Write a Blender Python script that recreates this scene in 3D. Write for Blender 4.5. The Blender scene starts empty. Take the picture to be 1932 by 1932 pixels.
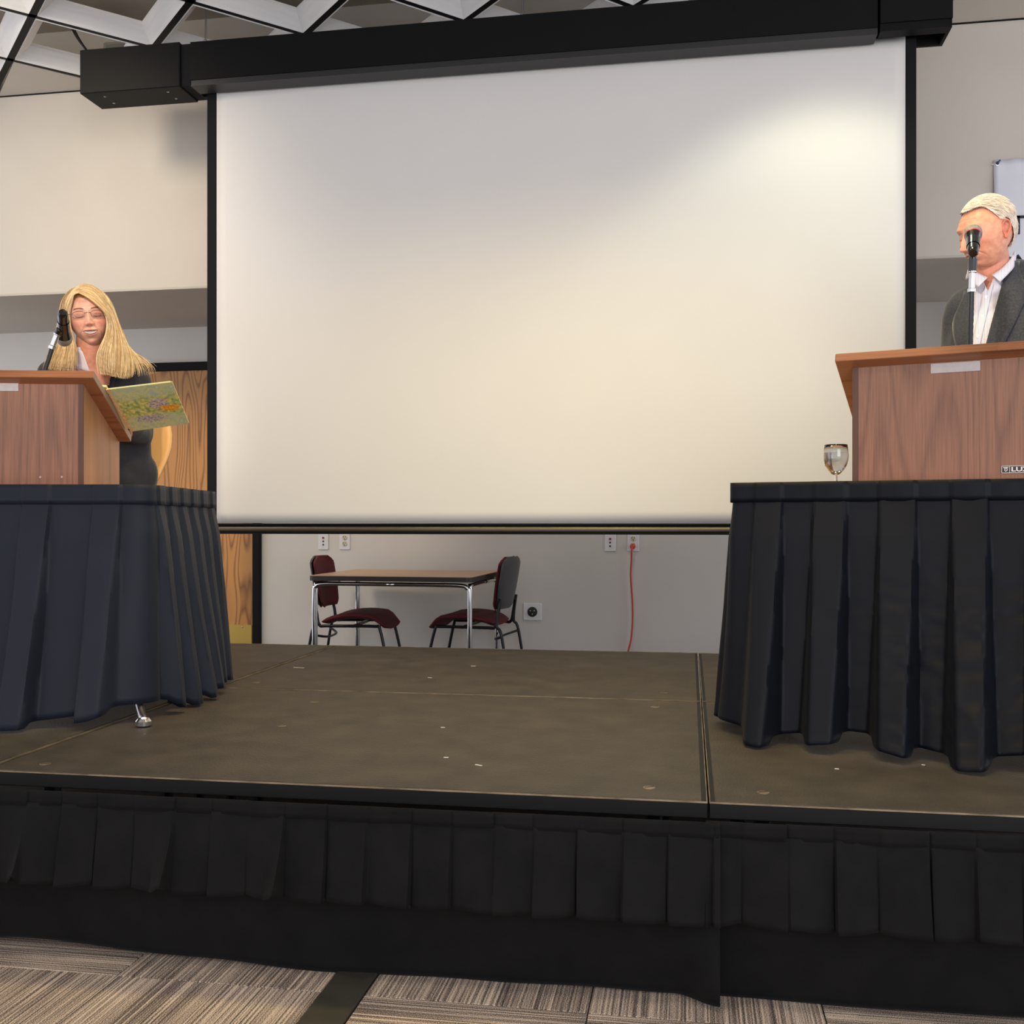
import bpy, math, random
import numpy as np
from mathutils import Vector, Matrix, noise
random.seed(7); np.random.seed(7)
S = bpy.context.scene
COL = S.collection
R = math.radians

# ------------------------------------------------------------------ camera
cam_d = bpy.data.cameras.new('camera'); cam = bpy.data.objects.new('camera', cam_d); COL.objects.link(cam)
cam.location = (0, 0, 1.055); cam.rotation_euler = (R(90), 0, R(9.68))
cam_d.sensor_width = 36; cam_d.lens = 36*1957/1932; cam_d.shift_y = 19/1932
cam_d.clip_start = .05
S.camera = cam

# ------------------------------------------------------------------ world, lights, exposure
def lin(c):
    if isinstance(c, str): c = tuple(int(c[i:i+2], 16) for i in (0, 2, 4))
    return tuple((x/255/12.92 if x/255 <= .04045 else ((x/255+.055)/1.055)**2.4) for x in c) + (1,)
W = bpy.data.worlds.new('world'); S.world = W; W.use_nodes = True
W.node_tree.nodes['Background'].inputs[0].default_value = (.97, .97, 1.02, 1)
W.node_tree.nodes['Background'].inputs[1].default_value = 1.0
S.view_settings.view_transform = 'Standard'; S.view_settings.look = 'None'
S.view_settings.exposure = .46; S.view_settings.gamma = 1; S.view_settings.use_curve_mapping = False
def area(name, loc, target, size, sizey, power, col):
    d = bpy.data.lights.new(name, 'AREA'); d.shape = 'RECTANGLE'; d.size = size; d.size_y = sizey; d.energy = power; d.color = col
    o = bpy.data.objects.new(name, d); COL.objects.link(o); o.location = loc
    o.rotation_euler = (Vector(target)-Vector(loc)).to_track_quat('-Z', 'Y').to_euler(); return o
# added unseen area fill, for daylight assumed to come from behind the audience
area('assumed_daylight_fill', (2.6, -2.6, 2.0), (-.6, 4.6, 1.4), 3.4, 2.0, 70, (.90, .95, 1.0))
SPOTS = [  # x, y, z, target, power, colour, cone, blend, lamp radius, label; fixtures unseen, assumed from where light falls
    (.60, 4.02, 3.40, (.60, 4.06, 0), 7, (.98, 1.0, .72), 116, .4, .1, 'assumed round recessed downlight just in front of the projection screen'),
    (-.55, 3.1, 3.42, (-.55, 4.0, 0), 22, (1, .775, .33), 104, 1, .12, 'assumed round recessed downlight over the middle of the stage'),
    (.5, 3.1, 3.42, (.5, 4.0, 0), 17, (1, .775, .33), 104, 1, .12, 'assumed round recessed downlight over the right part of the stage'),
    (-.4, -.9, 3.25, (-2.33, 3.62, 1.78), 120, (1, .86, .68), 13, .7, .12, 'assumed round recessed downlight aimed at the left lectern'),  # unseen lamp, placed to light the woman's face from the front
    (-1.0, -.4, 3.35, (1.15, 3.45, 2.02), 130, (1, .87, .72), 13, .7, .12, 'assumed round recessed downlight aimed at the right lectern'),  # unseen lamp, placed to light the man's face
    (-3.1, 3.2, 3.42, (-3.3, 5.6, 2.0), 26, (1, .86, .66), 95, .9, .25, 'assumed round recessed downlight before the wall left of the screen'),
    (-1.6, 3.1, 3.42, (-1.6, 4.0, 0), 13, (1, .775, .33), 104, 1, .12, 'assumed round recessed downlight over the left part of the stage'),
    (-.5, 1.2, 3.42, (-.5, 1.6, 0), 14, (1, .86, .68), 130, 1, .12, 'added unseen downlight brightening the carpet before the stage'),  # extra lamp added to brighten the front carpet, no known fixture there
    (-2.25, 5.80, 2.32, (-2.25, 5.95, 0), 4.0, (1, .84, .62), 150, 1, .06, 'assumed small soffit downlight behind the screen near the oak door'),
    (-.35, 5.80, 2.32, (-.35, 5.95, 0), 3.0, (1, .93, .86), 150, 1, .06, 'assumed small soffit downlight behind the screen above the orange cord'),
]

# ------------------------------------------------------------------ mesh helpers
def link(name, me, mat=None, parent=None, smooth=False):
    o = bpy.data.objects.new(name, me); COL.objects.link(o)
    if mat:
        for m in (mat if isinstance(mat, (list, tuple)) else [mat]): me.materials.append(m)
    if smooth:
        me.polygons.foreach_set('use_smooth', [True]*len(me.polygons))
        if smooth != True: 
            try: me.set_sharp_from_angle(angle=R(smooth))
            except Exception: pass
    if parent: o.parent = parent
    return o
def tag(o, label, cat, group=None, kind=None):
    o['label'] = label; o['category'] = cat
    if group: o['group'] = group
    if kind: o['kind'] = kind
    return o
def empty(name, loc=(0, 0, 0), rz=0, label=None, cat=None, group=None):
    o = bpy.data.objects.new(name, None); COL.objects.link(o); o.location = loc; o.rotation_euler = (0, 0, R(rz)); o.empty_display_size = .1
    if label: tag(o, label, cat, group)
    return o
def struct(o): o['kind'] = 'structure'; return o
class MB:
    def __init__(s): s.v = []; s.f = []; s.mi = []
    def add(s, vs, fs, mi=0):
        b = len(s.v); s.v += [tuple(v) for v in vs]; s.f += [tuple(i+b for i in f) for f in fs]; s.mi += [mi]*len(fs); return s
    def box(s, a, b, mi=0, bev=0, M=None):
        (x0, y0, z0), (x1, y1, z1) = a, b
        if bev <= 0:
            vs = [(x, y, z) for x in (x0, x1) for y in (y0, y1) for z in (z0, z1)]
            fs = [(0, 1, 3, 2), (4, 6, 7, 5), (0, 4, 5, 1), (2, 3, 7, 6), (0, 2, 6, 4), (1, 5, 7, 3)]
        else:
            vs = []; e = bev
            for x, sx in ((x0, 1), (x1, -1)):
                for y, sy in ((y0, 1), (y1, -1)):
                    for z, sz in ((z0, 1), (z1, -1)):
                        vs += [(x, y+sy*e, z+sz*e), (x+sx*e, y, z+sz*e), (x+sx*e, y+sy*e, z)]
            def c(i, j, k, w): return (i*4+j*2+k)*3+w
            fs = []
            for i in (0, 1):
                q = [c(i, 0, 0, 0), c(i, 0, 1, 0), c(i, 1, 1, 0), c(i, 1, 0, 0)]; fs.append(q if i == 0 else q[::-1])
                q = [c(0, i, 0, 1), c(1, i, 0, 1), c(1, i, 1, 1), c(0, i, 1, 1)]; fs.append(q if i == 0 else q[::-1])
                q = [c(0, 0, i, 2), c(0, 1, i, 2), c(1, 1, i, 2), c(1, 0, i, 2)]; fs.append(q if i == 0 else q[::-1])
            for i in (0, 1):
                for j in (0, 1):
                    fs.append([c(i, j, 0, 0), c(i, j, 1, 0), c(i, j, 1, 1), c(i, j, 0, 1)][::(1 if i != j else -1)])
                    fs.append([c(i, 0, j, 0), c(i, 1, j, 0), c(i, 1, j, 2), c(i, 0, j, 2)][::(-1 if i != j else 1)])
                    fs.append([c(0, i, j, 1), c(1, i, j, 1), c(1, i, j, 2), c(0, i, j, 2)][::(1 if i != j else -1)])
                    for k in (0, 1):
                        q = [c(i, j, k, 0), c(i, j, k, 1), c(i, j, k, 2)]; fs.append(q if (i+j+k) % 2 else q[::-1])
        if M: vs = [M @ Vector(v) for v in vs]
        return s.add(vs, fs, mi)
    def tube(s, pts, r, n=10, mi=0, caps=True, flat=1.0):
        pts = [Vector(p) for p in pts]; m = len(pts)
        rs = r if isinstance(r, (list, tuple)) else [r]*m
        up = None; vs = []; fs = []
        for i, p in enumerate(pts):
            t = (pts[min(i+1, m-1)]-pts[max(i-1, 0)]).normalized()
            if up is None:
                up = t.orthogonal().normalized()
            up = (up - t*up.dot(t)).normalized(); sd = t.cross(up)
            for k in range(n):
                a = 2*math.pi*k/n; vs.append(p+up*math.cos(a)*rs[i]+sd*math.sin(a)*rs[i]*flat)
        for i in range(m-1):
            for k in range(n):
                k2 = (k+1) % n; fs.append((i*n+k, i*n+k2, (i+1)*n+k2, (i+1)*n+k))
        if caps: fs.append(tuple(range(n))[::-1]); fs.append(tuple((m-1)*n+k for k in range(n)))
        return s.add(vs, fs, mi)
    def lathe(s, prof, n=32, mi=0, M=None, capb=True, capt=True):
        vs = [(r*math.cos(2*math.pi*k/n), r*math.sin(2*math.pi*k/n), z) for r, z in prof for k in range(n)]
        m = len(prof)
        fs = [(i*n+k, i*n+(k+1) % n, (i+1)*n+(k+1) % n, (i+1)*n+k) for i in range(m-1) for k in range(n)]
        if capb: fs.append(tuple(range(n))[::-1])
        if capt: fs.append(tuple((m-1)*n+k for k in range(n)))
        if M: vs = [M @ Vector(v) for v in vs]
        return s.add(vs, fs, mi)
    def grid(s, P, mi=0, closeu=False):
        h = len(P); w = len(P[0]); vs = [p for row in P for p in row]; fs = []
        for j in range(h-1):
            for i in range(w if closeu else w-1):
                i2 = (i+1) % w; fs.append((j*w+i, j*w+i2, (j+1)*w+i2, (j+1)*w+i))
        return s.add(vs, fs, mi)
    def prism(s, poly, h, mi=0, M=None):   # poly in xy, extruded z 0..h
        n = len(poly); vs = [(x, y, 0) for x, y in poly]+[(x, y, h) for x, y in poly]
        fs = [tuple(range(n))[::-1], tuple(range(n, 2*n))]+[(k, (k+1) % n, n+(k+1) % n, n+k) for k in range(n)]
        if M: vs = [M @ Vector(v) for v in vs]
        return s.add(vs, fs, mi)
    def build(s, name, mat=None, parent=None, smooth=False, solid=0):
        me = bpy.data.meshes.new(name); me.from_pydata([tuple(v) for v in s.v], [], s.f); 
        if any(s.mi): me.polygons.foreach_set('material_index', s.mi)
        me.update(); o = link(name, me, mat, parent, smooth)
        if solid:
            md = o.modifiers.new('solid', 'SOLIDIFY'); md.thickness = abs(solid); md.offset = -1 if solid > 0 else 1
        return o
def spline(pts, n=8):
    P = [Vector(p) for p in pts]; out = []
    for i in range(len(P)-1):
        a = P[max(i-1, 0)]; b = P[i]; c = P[i+1]; d = P[min(i+2, len(P)-1)]
        for k in range(n):
            t = k/n; out.append(.5*((2*b)+(c-a)*t+(2*a-5*b+4*c-d)*t*t+(3*b-a-3*c+d)*t**3))
    out.append(P[-1]); return out

# ------------------------------------------------------------------ materials
def mat(name, col, rough=.6, metal=0, spec=.5, var=0, vscale=20, bump=0, bscale=200, stretch=(1, 1, 1), col2=None, sheen=0, coat=0, detail=3):
    m = bpy.data.materials.new(name); m.use_nodes = True; nt = m.node_tree; N = nt.nodes; L = nt.links
    b = N['Principled BSDF']; b.inputs['Base Color'].default_value = lin(col); b.inputs['Roughness'].default_value = rough
    b.inputs['Metallic'].default_value = metal; b.inputs['Specular IOR Level'].default_value = spec
    if sheen: b.inputs['Sheen Weight'].default_value = sheen; b.inputs['Sheen Roughness'].default_value = .4
    if coat: b.inputs['Coat Weight'].default_value = coat
    if var or bump or col2:
        tc = N.new('ShaderNodeTexCoord'); mp = N.new('ShaderNodeMapping'); L.new(tc.outputs['Object'], mp.inputs[0]); mp.inputs['Scale'].default_value = stretch
    if var or col2:
        n = N.new('ShaderNodeTexNoise'); n.inputs['Scale'].default_value = vscale; n.inputs['Detail'].default_value = detail; L.new(mp.outputs[0], n.inputs['Vector'])
        r = N.new('ShaderNodeValToRGB'); c = lin(col)
        lo = lin(col2) if col2 else tuple(x*(1-var) for x in c[:3])+(1,)
        r.color_ramp.elements[0].position = .32; r.color_ramp.elements[1].position = .68
        r.color_ramp.elements[0].color = lo; r.color_ramp.elements[1].color = c if col2 else tuple(min(1, x*(1+var*.6)) for x in c[:3])+(1,)
        L.new(n.outputs['Fac'], r.inputs[0]); L.new(r.outputs[0], b.inputs['Base Color'])
    if bump:
        n2 = N.new('ShaderNodeTexNoise'); n2.inputs['Scale'].default_value = bscale; n2.inputs['Detail'].default_value = 2; L.new(mp.outputs[0], n2.inputs['Vector'])
        bp = N.new('ShaderNodeBump'); bp.inputs['Strength'].default_value = bump; bp.inputs['Distance'].default_value = .002
        L.new(n2.outputs['Fac'], bp.inputs['Height']); L.new(bp.outputs[0], b.inputs['Normal'])
    return m
def wood(name, light, dark, ring=9, fine=90, axis=2, rough=.42, warp=2.2, seed=0, mix=.55, squash=.14, across=0):
    """veneer: long cathedral figure plus fine pores, running along one object axis"""
    m = bpy.data.materials.new(name); m.use_nodes = True; nt = m.node_tree; N = nt.nodes; L = nt.links; b = N['Principled BSDF']
    tc = N.new('ShaderNodeTexCoord'); mp = N.new('ShaderNodeMapping'); L.new(tc.outputs['Object'], mp.inputs[0])
    sc = [1, 1, 1]; sc[axis] = squash; mp.inputs['Scale'].default_value = sc; mp.inputs['Location'].default_value = (seed, seed*.7, seed*.3)
    n0 = N.new('ShaderNodeTexNoise'); n0.inputs['Scale'].default_value = 3.2; n0.inputs['Detail'].default_value = 2.5; n0.inputs['Roughness'].default_value = .45; L.new(mp.outputs[0], n0.inputs['Vector'])
    # contour lines of a stretched noise field = cathedral grain
    mul = N.new('ShaderNodeMath'); mul.operation = 'MULTIPLY'; mul.inputs[1].default_value = ring*warp; L.new(n0.outputs['Fac'], mul.inputs[0])
    fr = N.new('ShaderNodeMath'); fr.operation = 'FRACT'; L.new(mul.outputs[0], fr.inputs[0])
    rp = N.new('ShaderNodeValToRGB'); e = rp.color_ramp.elements
    e[0].position = 0; e[0].color = (0, 0, 0, 1); e[1].position = .35; e[1].color = (1, 1, 1, 1)
    x = e.new(.8); x.color = (.8, .8, .8, 1); x = e.new(1); x.color = (.12, .12, .12, 1); L.new(fr.outputs[0], rp.inputs[0])
    mp2 = N.new('ShaderNodeMapping'); L.new(tc.outputs['Object'], mp2.inputs[0]); s2 = [1, 1, 1]; s2[axis] = .03; mp2.inputs['Scale'].default_value = s2
    n1 = N.new('ShaderNodeTexNoise'); n1.inputs['Scale'].default_value = fine*2.6; n1.inputs['Detail'].default_value = 4; L.new(mp2.outputs[0], n1.inputs['Vector'])
    ad = N.new('ShaderNodeMix'); ad.data_type = 'FLOAT'; ad.inputs[0].default_value = mix; L.new(n1.outputs['Fac'], ad.inputs[2]); L.new(rp.outputs[0], ad.inputs[3])
    r2 = N.new('ShaderNodeValToRGB'); r2.color_ramp.elements[0].position = .2; r2.color_ramp.elements[1].position = .72
    r2.color_ramp.elements[0].color = lin(dark); r2.color_ramp.elements[1].color = lin(light); L.new(ad.outputs[0], r2.inputs[0])
    L.new(r2.outputs[0], b.inputs['Base Color']); b.inputs['Roughness'].default_value = rough
    return m
M = {}
M['wall'] = mat('wall_paint', 'c9c1b6', .75, var=.03, vscale=3, bump=.08, bscale=260)
M['soffit'] = mat('soffit_paint', 'bdb5aa', .8, var=.03, vscale=3)
M['lowwall'] = mat('lower_wall_paint', 'd6d1cb', .75, var=.025, vscale=3, bump=.06, bscale=260)
M['deckabove'] = mat('plenum_paint', 'b5aa9c', .9, var=.12, vscale=6)
M['coffer'] = mat('coffer_white', 'eae8e7', .6, var=.05, vscale=60, stretch=(.06, .06, 1), bump=.35, bscale=130)
M['gridblack'] = mat('grid_bar_black', '08080a', .6, spec=.2)
M['black'] = mat('black_powder_coat', '070708', .6, spec=.2, var=.15, vscale=80, bump=.08, bscale=400)
M['blackmatte'] = mat('black_border_cloth', '161618', .85, spec=.2)
M['screen'] = mat('projection_cloth', 'dedad6', .7, var=.012, vscale=2, bump=.03, bscale=600)
M['barmetal'] = mat('dark_bar_metal', '5d564c', .38, metal=.75)
M['steel'] = mat('zinc_steel', 'b9b9bb', .3, metal=1)
M['chrome'] = mat('chrome', 'd8d8da', .12, metal=1)
M['oak'] = wood('oak_door', 'b98244', '7d4f22', ring=13, axis=2, seed=3.3, rough=.4, mix=.62, squash=.16)
M['brass'] = mat('brass_kick_plate', 'b79a4a', .45, metal=.35)
M['lect'] = wood('walnut_laminate', '98684f', '694433', ring=12, axis=2, seed=1.4, rough=.42, mix=.24, squash=.08)
M['lectside'] = wood('walnut_laminate_side', 'b58560', '94663f', ring=4, axis=2, seed=5.1, rough=.45, mix=.3, squash=.1)
M['lecttop'] = wood('walnut_laminate_top', '9c6544', '6c3f26', ring=5, axis=0, seed=7.1, rough=.38, mix=.4)
M['lectedge'] = mat('dark_edge_band', '5c3a28', .5, var=.2, vscale=40, stretch=(1, 1, .1))
M['acrylic'] = mat('acrylic_strip', 'b8adab', .25, var=.08, vscale=50)
M['plastic_w'] = mat('white_plate_plastic', 'e2e0e2', .35)
M['hole'] = mat('socket_dark', '1a1714', .5)
M['ivory'] = mat('socket_ivory', 'cfc7ae', .4)
M['led'] = mat('red_button', '8c1f22', .35)
M['cord'] = mat('orange_red_cord', 'c9483a', .5)
M['tabletop'] = mat('beige_laminate', 'c39870', .32, var=.06, vscale=30, stretch=(.15, 1, 1))
M['tableedge'] = mat('dark_table_edge', '26211d', .5)
M['burgundy'] = mat('burgundy_fabric', '5e171f', .85, var=.18, vscale=220, bump=.3, bscale=300)
M['shell'] = mat('black_shell', '3b3b3d', .42)
M['frame'] = mat('black_steel_tube', '191a1e', .35, metal=.3)
M['deck'] = None
M['decktrim'] = mat('black_deck_edge', '0b0a0b', .5, spec=.25, var=.2, vscale=20)
M['alu'] = mat('worn_deck_lip', '94836a', .5, metal=.6, var=.5, vscale=14)
M['skirtL'] = mat('navy_black_skirting', '121826', .6, spec=.3, var=.12, vscale=9, sheen=.05, bump=.12, bscale=700)
M['skirtR'] = mat('black_satin_skirting', '090c15', .5, spec=.18, var=.18, vscale=8, sheen=.03, bump=.12, bscale=700)
M['stageskirt'] = mat('black_stage_skirt', '100f0f', .85, spec=.2, var=.3, vscale=14, sheen=.02, bump=.2, bscale=500)
M['paper'] = mat('paper_white', 'd8d4c8', .8)
M['tape'] = mat('dark_floor_strip', '3a372e', .6, var=.2, vscale=12)
M['slabedge'] = mat('worn_slab_edge', '96806f', .5)
M['lam_edge'] = mat('table_ply_edge', 'b29a78', .6)
M['banner'] = mat('white_vinyl', 'dcdce4', .4, var=.03, vscale=6)
M['ink'] = mat('black_print', '121214', .6)
M['plywood'] = mat('tan_plywood_shell', 'e3ad68', .45, var=.08, vscale=15, stretch=(1, 1, .1))

def deck_mat():
    m = mat('deck_rubber', '3d352b', .62, var=.34, vscale=9, detail=14)
    nt = m.node_tree; N = nt.nodes; L = nt.links; b = N['Principled BSDF']
    tc = N.new('ShaderNodeTexCoord'); ch = N.new('ShaderNodeTexVoronoi'); ch.inputs['Scale'].default_value = 160; L.new(tc.outputs['Object'], ch.inputs['Vector'])
    bp = N.new('ShaderNodeBump'); bp.inputs['Strength'].default_value = .6; bp.inputs['Distance'].default_value = .002; L.new(ch.outputs['Distance'], bp.inputs['Height']); L.new(bp.outputs[0], b.inputs['Normal'])
    return m
M['deck'] = deck_mat()
def carpet_mat():
    m = bpy.data.materials.new('striped_carpet'); m.use_nodes = True; nt = m.node_tree; N = nt.nodes; L = nt.links; b = N['Principled BSDF']; b.inputs['Roughness'].default_value = .95
    tc = N.new('ShaderNodeTexCoord'); oi = N.new('ShaderNodeObjectInfo')
    cb = N.new('ShaderNodeCombineXYZ'); mu = N.new('ShaderNodeMath'); mu.operation = 'MULTIPLY'; mu.inputs[1].default_value = 37; L.new(oi.outputs['Random'], mu.inputs[0]); L.new(mu.outputs[0], cb.inputs[1])
    va = N.new('ShaderNodeVectorMath'); va.operation = 'ADD'; L.new(tc.outputs['Object'], va.inputs[0]); L.new(cb.outputs[0], va.inputs[1])
    def nz(scale, vec, det=2):
        mp = N.new('ShaderNodeMapping'); mp.inputs['Scale'].default_value = vec; L.new(va.outputs[0], mp.inputs[0])
        n = N.new('ShaderNodeTexNoise'); n.inputs['Scale'].default_value = scale; n.inputs['Detail'].default_value = det; L.new(mp.outputs[0], n.inputs['Vector']); return n
    a = nz(190, (.008, 1, 1), 1); c = nz(520, (1, .7, 1), 1); d = nz(6, (.4, 1, 1), 2)
    def math_(op, x, y):
        q = N.new('ShaderNodeMath'); q.operation = op
        for i, w in enumerate((x, y)):
            if isinstance(w, (int, float)): q.inputs[i].default_value = w
            else: L.new(w, q.inputs[i])
        return q.outputs[0]
    s = math_('ADD', math_('MULTIPLY', a.outputs['Fac'], .95), math_('MULTIPLY', c.outputs['Fac'], 1.0)); s = math_('ADD', s, math_('MULTIPLY', d.outputs['Fac'], .35))
    rp = N.new('ShaderNodeValToRGB'); e = rp.color_ramp.elements; mr = N.new('ShaderNodeMapRange'); mr.inputs[1].default_value = .92; mr.inputs[2].default_value = 1.42; L.new(s, mr.inputs[0]); L.new(mr.outputs[0], rp.inputs[0])
    e[0].position = .12; e[0].color = lin('3d3431'); e[1].position = .9; e[1].color = lin('e0cab2'); x = e.new(.5); x.color = lin('9a8778')
    L.new(rp.outputs[0], b.inputs['Base Color'])
    bp = N.new('ShaderNodeBump'); bp.inputs['Strength'].default_value = .6; bp.inputs['Distance'].default_value = .003; L.new(s, bp.inputs['Height']); L.new(bp.outputs[0], b.inputs['Normal'])
    return m
M['carpet'] = carpet_mat()

# ------------------------------------------------------------------ room shell
YU, YL, ZS, ZC = 5.3, 6.35, 2.333, 3.458
XL, XR = -5.6, 3.4
floor = struct(MB().box((XL, -1.2, -.12), (XR, YL+.15, -.006)).build('floor', mat('floor_slab', '4a403a', .9)))
tile = 0.5; tx0 = -.812; ty0 = 2.225
tm = MB().box((-tile/2+.0015, -tile/2+.0015, -.006), (tile/2-.0015, tile/2-.0015, 0), bev=.001)
tile_me = None
for i in range(-4, 6):
    for j in range(-3, 2):
        x0 = tx0+i*tile+(.098 if i >= 0 else 0)
        if tile_me is None:
            o = tm.build('carpet_tile', M['carpet'], floor); tile_me = o.data
        else:
            o = link('carpet_tile', tile_me, None, floor)
        o.location = (x0+tile/2, ty0+j*tile+tile/2, 0)
        hor = ((i+j) % 2 == 0) and i != -1
        if i in (0,): hor = (j % 2 != 0)
        o.rotation_euler = (0, 0, 0 if hor else R(90))
struct(floor)
strip = tag(MB().box((-.812, .2, -.006), (-.716, 2.6, .004), bev=.002).build('floor_strip', M['tape']), 'dark flat cable cover strip running across the carpet towards the stage', 'floor strip')
wall = struct(MB().box((XL, YL, -.1), (XR, YL+.12, ZS+.05)).build('wall_back', M['lowwall']))
up = MB().box((XL, YU, ZS+.012), (XR, YL+.12, 3.86))
wu = struct(up.build('wall_upper', M['wall']))
sf = struct(MB().box((XL, YU, ZS), (XR, YL, ZS+.012)).build('trim_1', M['soffit']))
ceil = struct(MB().box((XL, -1.2, 3.80), (XR, YU, 3.90)).build('ceiling', M['deckabove']))
# diagonal coffer grid
ds = .569; q2 = 2**.5
def sd(s_, d_): return ((s_-d_)/q2, (s_+d_)/q2)
def sl(i): return .99+ds*i
def dl(j): return 4.772+.5715*j
bar_w = .019
def coffer_panel():
    a, t, h = .2845-bar_w, .204, .068
    m = MB(); th = .012
    # one sloping board along +y side, running in x, with a small rim on top
    m.add([(-a, a, 0), (a, a, 0), (t, t, h), (-t, t, h), (-t, t, h+.016), (t, t, h+.016), (a, a, .022), (-a, a, .022)],
          [(0, 1, 2, 3), (3, 2, 5, 4), (4, 5, 6, 7), (7, 6, 1, 0), (0, 3, 4, 7), (1, 6, 5, 2)])
    return m
pan_me = None
for i in range(-6, 9):
    for j in range(-8, 4):
        if not (-4 <= i+j <= 1): continue
        cx, cy = sd(sl(i)+ds/2, dl(j)+.5715/2)
        if cx < -4.6 or cx > 2.6: continue
        c = empty('coffer', (cx, cy, ZC), 45); c.parent = ceil
        for k in range(4):
            if pan_me is None: o = coffer_panel().build('coffer_panel', M['coffer'], c); pan_me = o.data
            else: o = link('coffer_panel', pan_me, None, c)
            o.rotation_euler = (0, 0, R(90*k))
# black grid bars
ang = R(45)
def bar(p, q, name):
    p = Vector(p); q = Vector(q); d = (q-p); L_ = d.length; a = math.atan2(d.y, d.x)
    m = MB().box((0, -bar_w+.003, .004), (L_, bar_w-.003, .03)).box((0, -.006, .03), (L_, .006, .06))
    o = m.build(name, M['gridblack'], ceil); o.location = (p.x, p.y, ZC); o.rotation_euler = (0, 0, a); return o
lim = 7.49
for i in range(-5, 10):
    s_ = sl(i); d1 = min(lim-s_, 9.5); d0 = 4.772-.5715*8
    # clip to the coffered zone  (-4 <= i+j <= 1)
    d0 = max(d0, 5.762+ds*(-4)-s_); d0 = max(d0, s_-2.75*q2); d1 = min(d1, s_+4.75*q2)
    if d1-d0 > .3: bar(sd(s_, d0)+(0,), sd(s_, d1)+(0,), 'grid_bar')
for j in range(-8, 5):
    d_ = dl(j); s1 = lim-d_; s0 = 5.762+ds*(-4)-d_; s0 = max(s0, d_-4.75*q2); s1 = min(s1, d_+2.75*q2)
    if s1-s0 > .3: bar(sd(s0, d_)+(0,), sd(s1, d_)+(0,), 'grid_bar')
# flat triangular border panels against the wall
for i in range(-5, 9):
    for j in range(-8, 5):
        if i+j != 2: continue
        a = sd(sl(i)+.02, dl(j)+.02); b = sd(sl(i)+ds, dl(j)+.02); c = sd(sl(i)+.02, dl(j)+.5715)
        if a[0] < -4.9 or a[0] > 2.8: continue
        pr = MB().prism([(a[0], a[1]), (b[0]-.02, min(b[1], YU-.001)), (c[0]+.02, min(c[1], YU-.001))], .012)
        o = pr.build('border_panel', M['wall'], ceil); o.location = (0, 0, ZC+.004)
# slim black shadow angle where ceiling meets wall
struct(MB().box((XL, YU-.008, ZC-.001), (XR, YU, ZC+.004)).build('trim_2', M['gridblack']))
# plain ceiling above the audience
struct(MB().box((XL, -1.2, ZC), (XR, 2.45, ZC+.03)).build('ceiling_front', M['wall']))

# unseen ceiling downlights with their lamps
def downlight(x, y, z, tgt, power, col, cone, blend, rad, label):
    e = empty('unseen_downlight', (x, y, z), 0, label, 'downlight', 'unseen ceiling downlights')
    MB().lathe([(.085, .012), (.085, .006), (.07, .004), (.062, .03), (.05, .07)] if z > 3 else [(.05, .012), (.05, .008), (.04, .006), (.035, .012)], 24, capb=False).build('reflector', M['steel'], e, 30)
    d = bpy.data.lights.new('unseen_downlight_lamp', 'SPOT'); d.energy = power*4.2; d.color = col; d.spot_size = R(cone); d.spot_blend = blend; d.shadow_soft_size = rad
    o = bpy.data.objects.new('unseen_downlight_lamp', d); COL.objects.link(o); o.parent = e
    o.rotation_euler = (Vector(tgt)-Vector((x, y, z))).to_track_quat('-Z', 'Y').to_euler()
for sp in SPOTS: downlight(*sp)

# door in the back wall
dr = struct(empty('door_1', (-3.25, YL, 0)))
MB().box((-.472, -.022, .012), (.472, -.002, 2.046), bev=.002).build('door_leaf', M['oak'], dr)
fr = MB().box((.472, -.035, 0), (.523, 0, 2.10), bev=.003).box((-.523, -.035, 0), (-.472, 0, 2.10), bev=.003).box((-.472, -.035, 2.045), (.472, 0, 2.10), bev=.003)
fr.build('door_frame', M['black'], dr)
MB().box((-.45, -.027, .05), (.465, -.022, .39), bev=.001).build('kick_plate', M['brass'], dr)
for x_ in (.40, .25): MB().lathe([(.004, 0), (.004, .002), (.001, .003)], 10, M=Matrix.Translation((x_, -.027, .375)) @ Matrix.Rotation(R(90), 4, 'X')).build('kick_plate_screw', M['steel'], dr)
MB().box((-.40, -.035, .95), (-.36, -.022, 1.10), bev=.002).tube([(-.38, -.03, 1.03), (-.38, -.07, 1.03), (-.27, -.07, 1.03)], .009).build('door_handle', M['steel'], dr)

# wall plates
def plate(name, x, z, w, h, label, cat, group=None):
    e = empty(name, (x, YL, z), 0, label, cat, group)
    MB().box((-w/2, -.007, -h/2), (w/2, 0, h/2), bev=.0025).build('cover_plate', M['plastic_w'], e); return e
def disc(r, t, n=16): return [(r, 0), (r, t*.7), (r*.85, t)]
RX = Matrix.Rotation(R(90), 4, 'X')
def outlet(x, z, label):
    e = plate('wall_outlet', x, z, .071, .116, label, 'wall outlet', 'duplex wall outlets')
    for dz in (.0195, -.0195):
        f = MB().lathe([(.0165, 0), (.0165, .003), (.015, .0045)], 20, M=Matrix.Translation((0, -.007, dz)) @ RX).build('socket_face', M['ivory'], e, 30)
        MB().box((-.0085, -.0122, dz-.001), (-.005, -.0114, dz+.009)).box((.005, -.0122, dz), (.0085, -.0114, dz+.008)).box((-.003, -.0122, dz-.011), (.003, -.0114, dz-.005)).build('socket_slot', M['hole'], f)
    MB().lathe([(.003, 0), (.003, .0015)], 10, M=Matrix.Translation((0, -.007, 0)) @ RX).build('plate_screw', M['steel'], e)
    return e
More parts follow.
